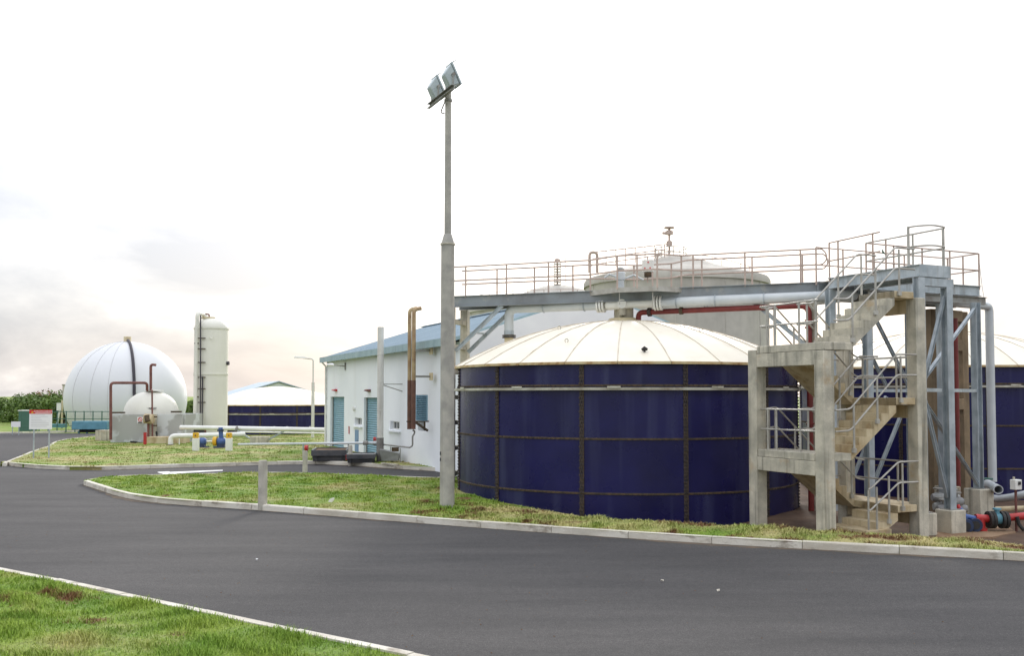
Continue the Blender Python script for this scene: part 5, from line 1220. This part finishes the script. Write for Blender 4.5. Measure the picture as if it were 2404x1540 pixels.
for i, (x, lab, mk) in enumerate(((474, 'small blue pump beside the left yellow box post', 0), (520, 'blue motor pump with yellow coupling guard', 1))):
    q = G(x, 1057, .12); q = V(P(x, 1000, pz_).x, pz_, .15); t = thing('motor_pump', lab, 'pump', q)
    MB().box(q + UP * .05, (.75, .4, .1)).build('base_plate', 'blue_dark', t)
    cz_ = q + UP * .38; MB().tube([cz_ - V(.22, 0, 0), cz_ - V(.16, 0, 0), cz_ + V(.16, 0, 0), cz_ + V(.26, 0, 0)], [.16, .2, .2, .12], 16).build('motor', 'blue_paint', t)
    MB().box(q + UP * .17, (.4, .28, .16)).build('foot', 'blue_dark', t)
    if mk:
        MB().tube([cz_ - V(.42, 0, 0), cz_ - V(.23, 0, 0)], .25, 18).build('coupling_guard', 'yellow_paint', t); MB().tube([cz_ - V(.95, 0, 0), cz_ - V(.43, 0, 0)], .05, 8).build('shaft', 'pipe_white', t)
        MB().tube([cz_ + V(0, 0, .1), cz_ + V(-.05, 0, .75)], .12, 12).build('volute', 'blue_paint', t); MB().tube([cz_ + V(-.05, 0, .55), cz_ + V(-.05, 0, .65)], .18, 12).build('flange', 'blue_dark', t)
q = P(500, 1058, 52.7); tag(MB().box((q.x, q.y + .1, .06), (2.4, 1.0, .16)).build('pump_slab', 'concrete_warm', loc=(q.x, q.y, 0)), 'low concrete slab carrying the blue pumps', 'slab')
bk = thing('blue_drum', 'blue drum standing behind the pale gas line', 'drum', G(436, 1022, .1)); q = G(436, 1022, .1)
MB().lathe(q, [(0, 0), (.38, 0), (.38, 1.25), (.34, 1.3), (.2, 1.32), (.2, 1.45), (0, 1.45)], 18).build('body', 'blue_paint', bk)
for z in (.4, .85): MB().lathe(q + UP * z, [(.38, -.03), (.41, 0), (.38, .03)], 18).build('rolling_hoop', 'blue_paint', bk)
dp = thing('dark_pipe_stack', 'dark bundle of small pipes and brackets at the vessel foot', 'pipework', P(468, 1020, 61))
for y in (1008, 1012, 1016): MB().tube([P(445, y, 61), P(484, y - 1, 61)], .05, 7).build('pipe', 'dark_hose', dp)
for x in (450, 482): MB().tube([P(x, 1005, 61), P(x, 1036, 61)], .06, 7).build('leg', 'brown_pipe', dp)
q = P(590, 1034, 66); tag(MB().lathe(q - UP * .5, [(0, .75), (.6, .62), (1.3, .4), (2.2, .0)], 14).build('soil_heap', 'soil_brown', loc=q), 'low heap of brown soil behind the pale pipe brace', 'soil heap')

# blue skid in front of the gas holder
b = G(218, 1017, 0); Z = b.y
sk = thing('teal_skid', 'teal rectangular skid on legs in front of the gas holder', 'equipment skid', b)
c = P(218, 998.5, Z); MB().box(c, (82 / F * Z, 1.3, 19 / F * Z)).build('body', 'teal_paint', sk, bev=.03)
for x in (187, 206, 228, 248): q = P(x, 1013, Z); MB().beam(V(q.x - .1, q.y, 0), V(q.x + .15, q.y, c.z - .3), .14, .16).build('leg', 'teal_paint', sk)
for x in (198, 215, 232): q = P(x, 1012, Z); MB().tube([q - V(.35, 0, 0), q + V(.35, 0, 0)], .13, 8).build('under_pipe', 'dark_hose', sk)
# green fence run
fe = thing('wire_fence', 'low green post and rail fence by the gas holder', 'fence', G(150, 1012, 0))
fz_ = 80.0
for i, x in enumerate(range(50, 262, 21)): q = P(x, 1000, fz_); MB().tube([V(q.x, q.y, 0), V(q.x, q.y, 1.75)], .045, 6).build('fence_post', 'fence_green', fe)
for z in (1.7, 1.1, .5): q0_, q1_ = P(50, 1000, fz_), P(262, 1000, fz_); MB().tube([V(q0_.x, q0_.y, z), V(q1_.x, q1_.y, z)], .03, 5).build('fence_rail', 'fence_green', fe)
q = P(66, 992, 84); tag(MB().box((q.x, q.y, .75), (1.2, 1.0, 1.9)).build('green_cabinet', 'fence_green', bev=.03, loc=(q.x, q.y, 0)), 'dark green cabinet behind the danger sign', 'cabinet')
MB().box((q.x, q.y, 1.74), (1.3, 1.1, .08)).build('lid', 'white_frame', bpy.data.objects['green_cabinet'])
hy = thing('white_hydrant', 'white instrument stand between the fence and gas holder', 'instrument', G(145, 1006, 0)); q = G(145, 1006, 0)
MB().tube([q, q + UP * 2.6], .09, 8).build('stem', 'pipe_cream', hy); MB().box(q + V(-.25, 0, 2.0), (.4, .3, .7)).build('instrument_case', 'white_frame', hy); MB().box(q + V(-.3, 0, .25), (1.4, .5, .35)).build('base', 'teal_paint', hy); MB().tube([q + V(-.45, 0, .4), q + V(-.2, 0, 1.7)], .09, 8).build('stay', 'white_frame', hy)
q = P(37, 1000, 74); lo_ = thing('low_white_sign', 'small blank white board near the far kerb', 'sign', (q.x, q.y, 0)); MB().box((q.x, q.y, .82), (.7, .05, .42)).build('board', 'sign_white', lo_); [MB().tube([V(q.x + d, q.y, 0), V(q.x + d, q.y, .65)], .03, 6).build('leg', 'steel_galv', lo_) for d in (-.25, .25)]
q = P(162, 985, 108); cbk = thing('concrete_block_tower', 'plain concrete tower showing behind the white gas holder', 'tower', (q.x, q.y, 0)); zt_ = P(162, 905, 108).z
MB().box((q.x + .6, q.y, zt_ / 2), (1.9, 2, zt_)).build('shaft', 'concrete', cbk, bev=.03); MB().box((q.x + .6, q.y, zt_ + .05), (2.0, 2.1, .12)).build('cap', 'concrete', cbk)

# danger sign
sb0, sb1 = G(78, 1076, .17), G(114, 1074, .17); sz = (sb0.y + sb1.y) / 2; c = P(95.5, 985.5, sz)
sgn_ = thing('danger_sign', 'white and red danger notice board on two posts at the lawn corner', 'sign', V(c.x, sz, .15))
bw, bh = 53 / F * sz, 45 / F * sz
MB().box(c, (bw, .03, bh)).build('board', 'sign_white', sgn_)
MB().box(c + V(0, -.018, bh * .41), (bw, .012, bh * .20)).build('header', 'sign_red', sgn_)
for x in (78, 114): q = P(x, 1040, sz); MB().tube([V(q.x, sz + .05, -.1), V(q.x, sz + .05, c.z + bh * .4)], .035, 8).build('post', 'steel_galv', sgn_)
text('ZONE DANGEREUSE', .09, 'sign_white', sgn_, (c.x + .09, sz - .028, c.z + bh * .435), (R(90), 0, 0), depth=.002)
MB().box(c + V(.12, -.026, bh * .36), (bw * .7, .004, .018)).build('subtitle_line', 'sign_white', sgn_)
MB().add([c + V(-bw * .42, -.027, bh * .34), c + V(-bw * .31, -.027, bh * .34), c + V(-bw * .365, -.027, bh * .46)], [(0, 1, 2)]).build('warning_triangle', 'yellow_paint', sgn_)
for i in range(8):
    ln_ = (.62, .74, .42, .48, .66, .78, .8, .7)[i]; MB().box(c + V(-bw * (.80 - ln_) / 2 - .02, -.018, bh * (.25 - i * .085)), (bw * ln_, .006, .016)).build('text_line', 'sign_line', sgn_)
# street lamp
b = P(734, 1021.7, 66); Z = b.y; sl_t = thing('street_lamp', 'slim grey street lamp before the distant navy tank', 'street lamp', b)
zt = P(734, 843, Z).z; zm_ = P(734, 898, Z).z
MB().tube([b - UP * .2, V(b.x, b.y, zm_)], .11, 12).build('lower_shaft', 'flue_grey', sl_t); MB().tube(fillet([V(b.x, b.y, zm_), V(b.x, b.y, zt), P(712, 840.5, Z)], .15), .055, 10).build('upper_shaft', 'flue_grey', sl_t)
a = P(716, 840.8, Z); MB().hexa([a + V(-.75, -.14, .0), a + V(.05, -.1, -.04), a + V(.05, .1, -.04), a + V(-.75, .14, .0), a + V(-.72, -.1, .13), a + V(.05, -.06, .1), a + V(.05, .06, .1), a + V(-.72, .1, .13)]).build('lamp_head', 'white_frame', sl_t, bev=.02)

# blue-roofed shed behind the distant tank
Zs = 96.0
sh = thing('far_shed', 'blue roofed shed showing above the distant navy tank', 'shed', P(620, 1000, Zs))
rl0, rl1 = P(576, 909.5, Zs + 10), P(655, 905, Zs); el0 = P(530, 925, Zs + 6); el0 = P(528, 926.5, Zs + 5); er0 = P(742, 938, Zs + 2)
ez = P(520, 926, Zs).z; rz_ = rl1.z
vv = (V(.91, .41, 0)); uu = V(-.41, .91, 0); rf = V(rl1.x, rl1.y, rz_ + .35)
hw_ = 5.2; dr_ = 1.6
for sgn in (-1, 1):
    q = [rf, rf + uu * 12, rf + uu * 12 + vv * sgn * hw_ - UP * dr_, rf + vv * sgn * hw_ - UP * dr_]; MB().prism(q, (0, 0, .1)).build('roof_slope', 'roof_blue', sh)
MB().prism([rf + vv * -hw_ * .95 - UP * 4.5, rf + vv * hw_ * .95 - UP * 4.5, rf + vv * hw_ * .95 - UP * (dr_ * .97), rf - UP * .05, rf + vv * -hw_ * .95 - UP * (dr_ * .97)], uu * 11.5).build('wall', 'white_wall', sh)
for o in sh.children: 
    if o.name.startswith('wall'): o.location = o.location + uu * .3

# ================================================================== TREES
def tree(name, base, h, w_, n, m_, label, leaf, group, low=.12):
    t = thing(name, label, 'tree', base, group); b = V(base); mb = MB()
    mb.tube([b - UP * .2, b + UP * h * .3, b + UP * h * .6 + V(random.uniform(-.2, .2) * w_, 0, 0)], [.05 * h, .04 * h, .02 * h], 7)
    for i in range(6):
        a = random.uniform(0, 6.28); z = random.uniform(.15, .5) * h; mb.tube([b + UP * z, b + V(math.cos(a) * w_ * .28, math.sin(a) * w_ * .2, z + .25 * h)], [.022 * h, .008 * h], 5)
    mb.build('trunk', 'bark', t)
    cl = [(V(random.gauss(0, .25) * w_, random.gauss(0, .2) * w_, h * (low + (.92 - low) * random.random() ** .8)), random.uniform(.09, .19) * w_) for _ in range(34)]
    # keep clumps inside a rounded outline
    vs_, fs = [], []
    for _ in range(n):
        c, r_ = random.choice(cl); d = V(random.gauss(0, 1), random.gauss(0, 1), random.gauss(0, .75)).normalized() * r_ * random.uniform(.55, 1.05); p = b + c + d
        if p.z < b.z + h * .03: p.z = b.z + h * random.uniform(.03, .2)
        k = leaf * random.uniform(.6, 1.4); u = V(random.gauss(0, 1), random.gauss(0, 1), random.gauss(0, .6)).normalized(); v_ = u.cross(V(random.gauss(0, 1), random.gauss(0, 1), random.gauss(0, 1))).normalized()
        o = len(vs_); vs_ += [p - u * k, p + v_ * k * .45, p + u * k, p - v_ * k * .45]; fs.append((o, o + 1, o + 2, o + 3))
    c = MB().add(vs_, fs).build('crown', m_, t, recalc=False); return t
tl = [(-20, 936, 118, 4.6, 'foliage', 'dark green bushy tree at the picture edge'), (18, 934, 120, 5.2, 'foliage', 'broad green tree above the low white board'), (52, 930, 112, 5.2, 'foliage', 'green bushy tree rising left of the danger sign'), (85, 935, 105, 4.8, 'foliage', 'low dense green tree directly behind the danger sign'), (112, 925, 118, 5.6, 'foliage_red', 'taller tree with reddish top right of the danger sign'), (135, 923, 112, 5.6, 'foliage', 'rounded green tree with orange-brown tips'), (150, 933, 104, 4.6, 'foliage', 'green shrub-like tree touching the concrete tower')]
for x, yt, Z, w_, m_, lab in tl:
    b = P(x, 930, Z); zt = P(x, yt, Z).z; tree('bushy_tree', (b.x, b.y, -.1), zt - .05, w_, 5200, m_, lab + ', in the hedge line', .16, 'trees of the far hedge line')
b = P(444, 930, 118); tree('bushy_tree', (b.x, b.y, -.1), P(444, 944, 118).z + .3, 3.4, 2600, 'foliage', 'small dark tree between the gas holder and the cream vessel', .13, None, .25)
for i in range(9):
    b = P(-40 + i * 24, 930, 124 + (i % 3) * 4); 
    tree('hedge_bush', (b.x, b.y, -.1), 2.1 + .25 * (i % 2), 4.6, 2200, 'foliage', 'low green hedge bush at the field edge, number %s from the picture edge' % ('first second third fourth fifth sixth seventh eighth ninth'.split()[i]), .17, 'hedge bushes at the field edge', .05)
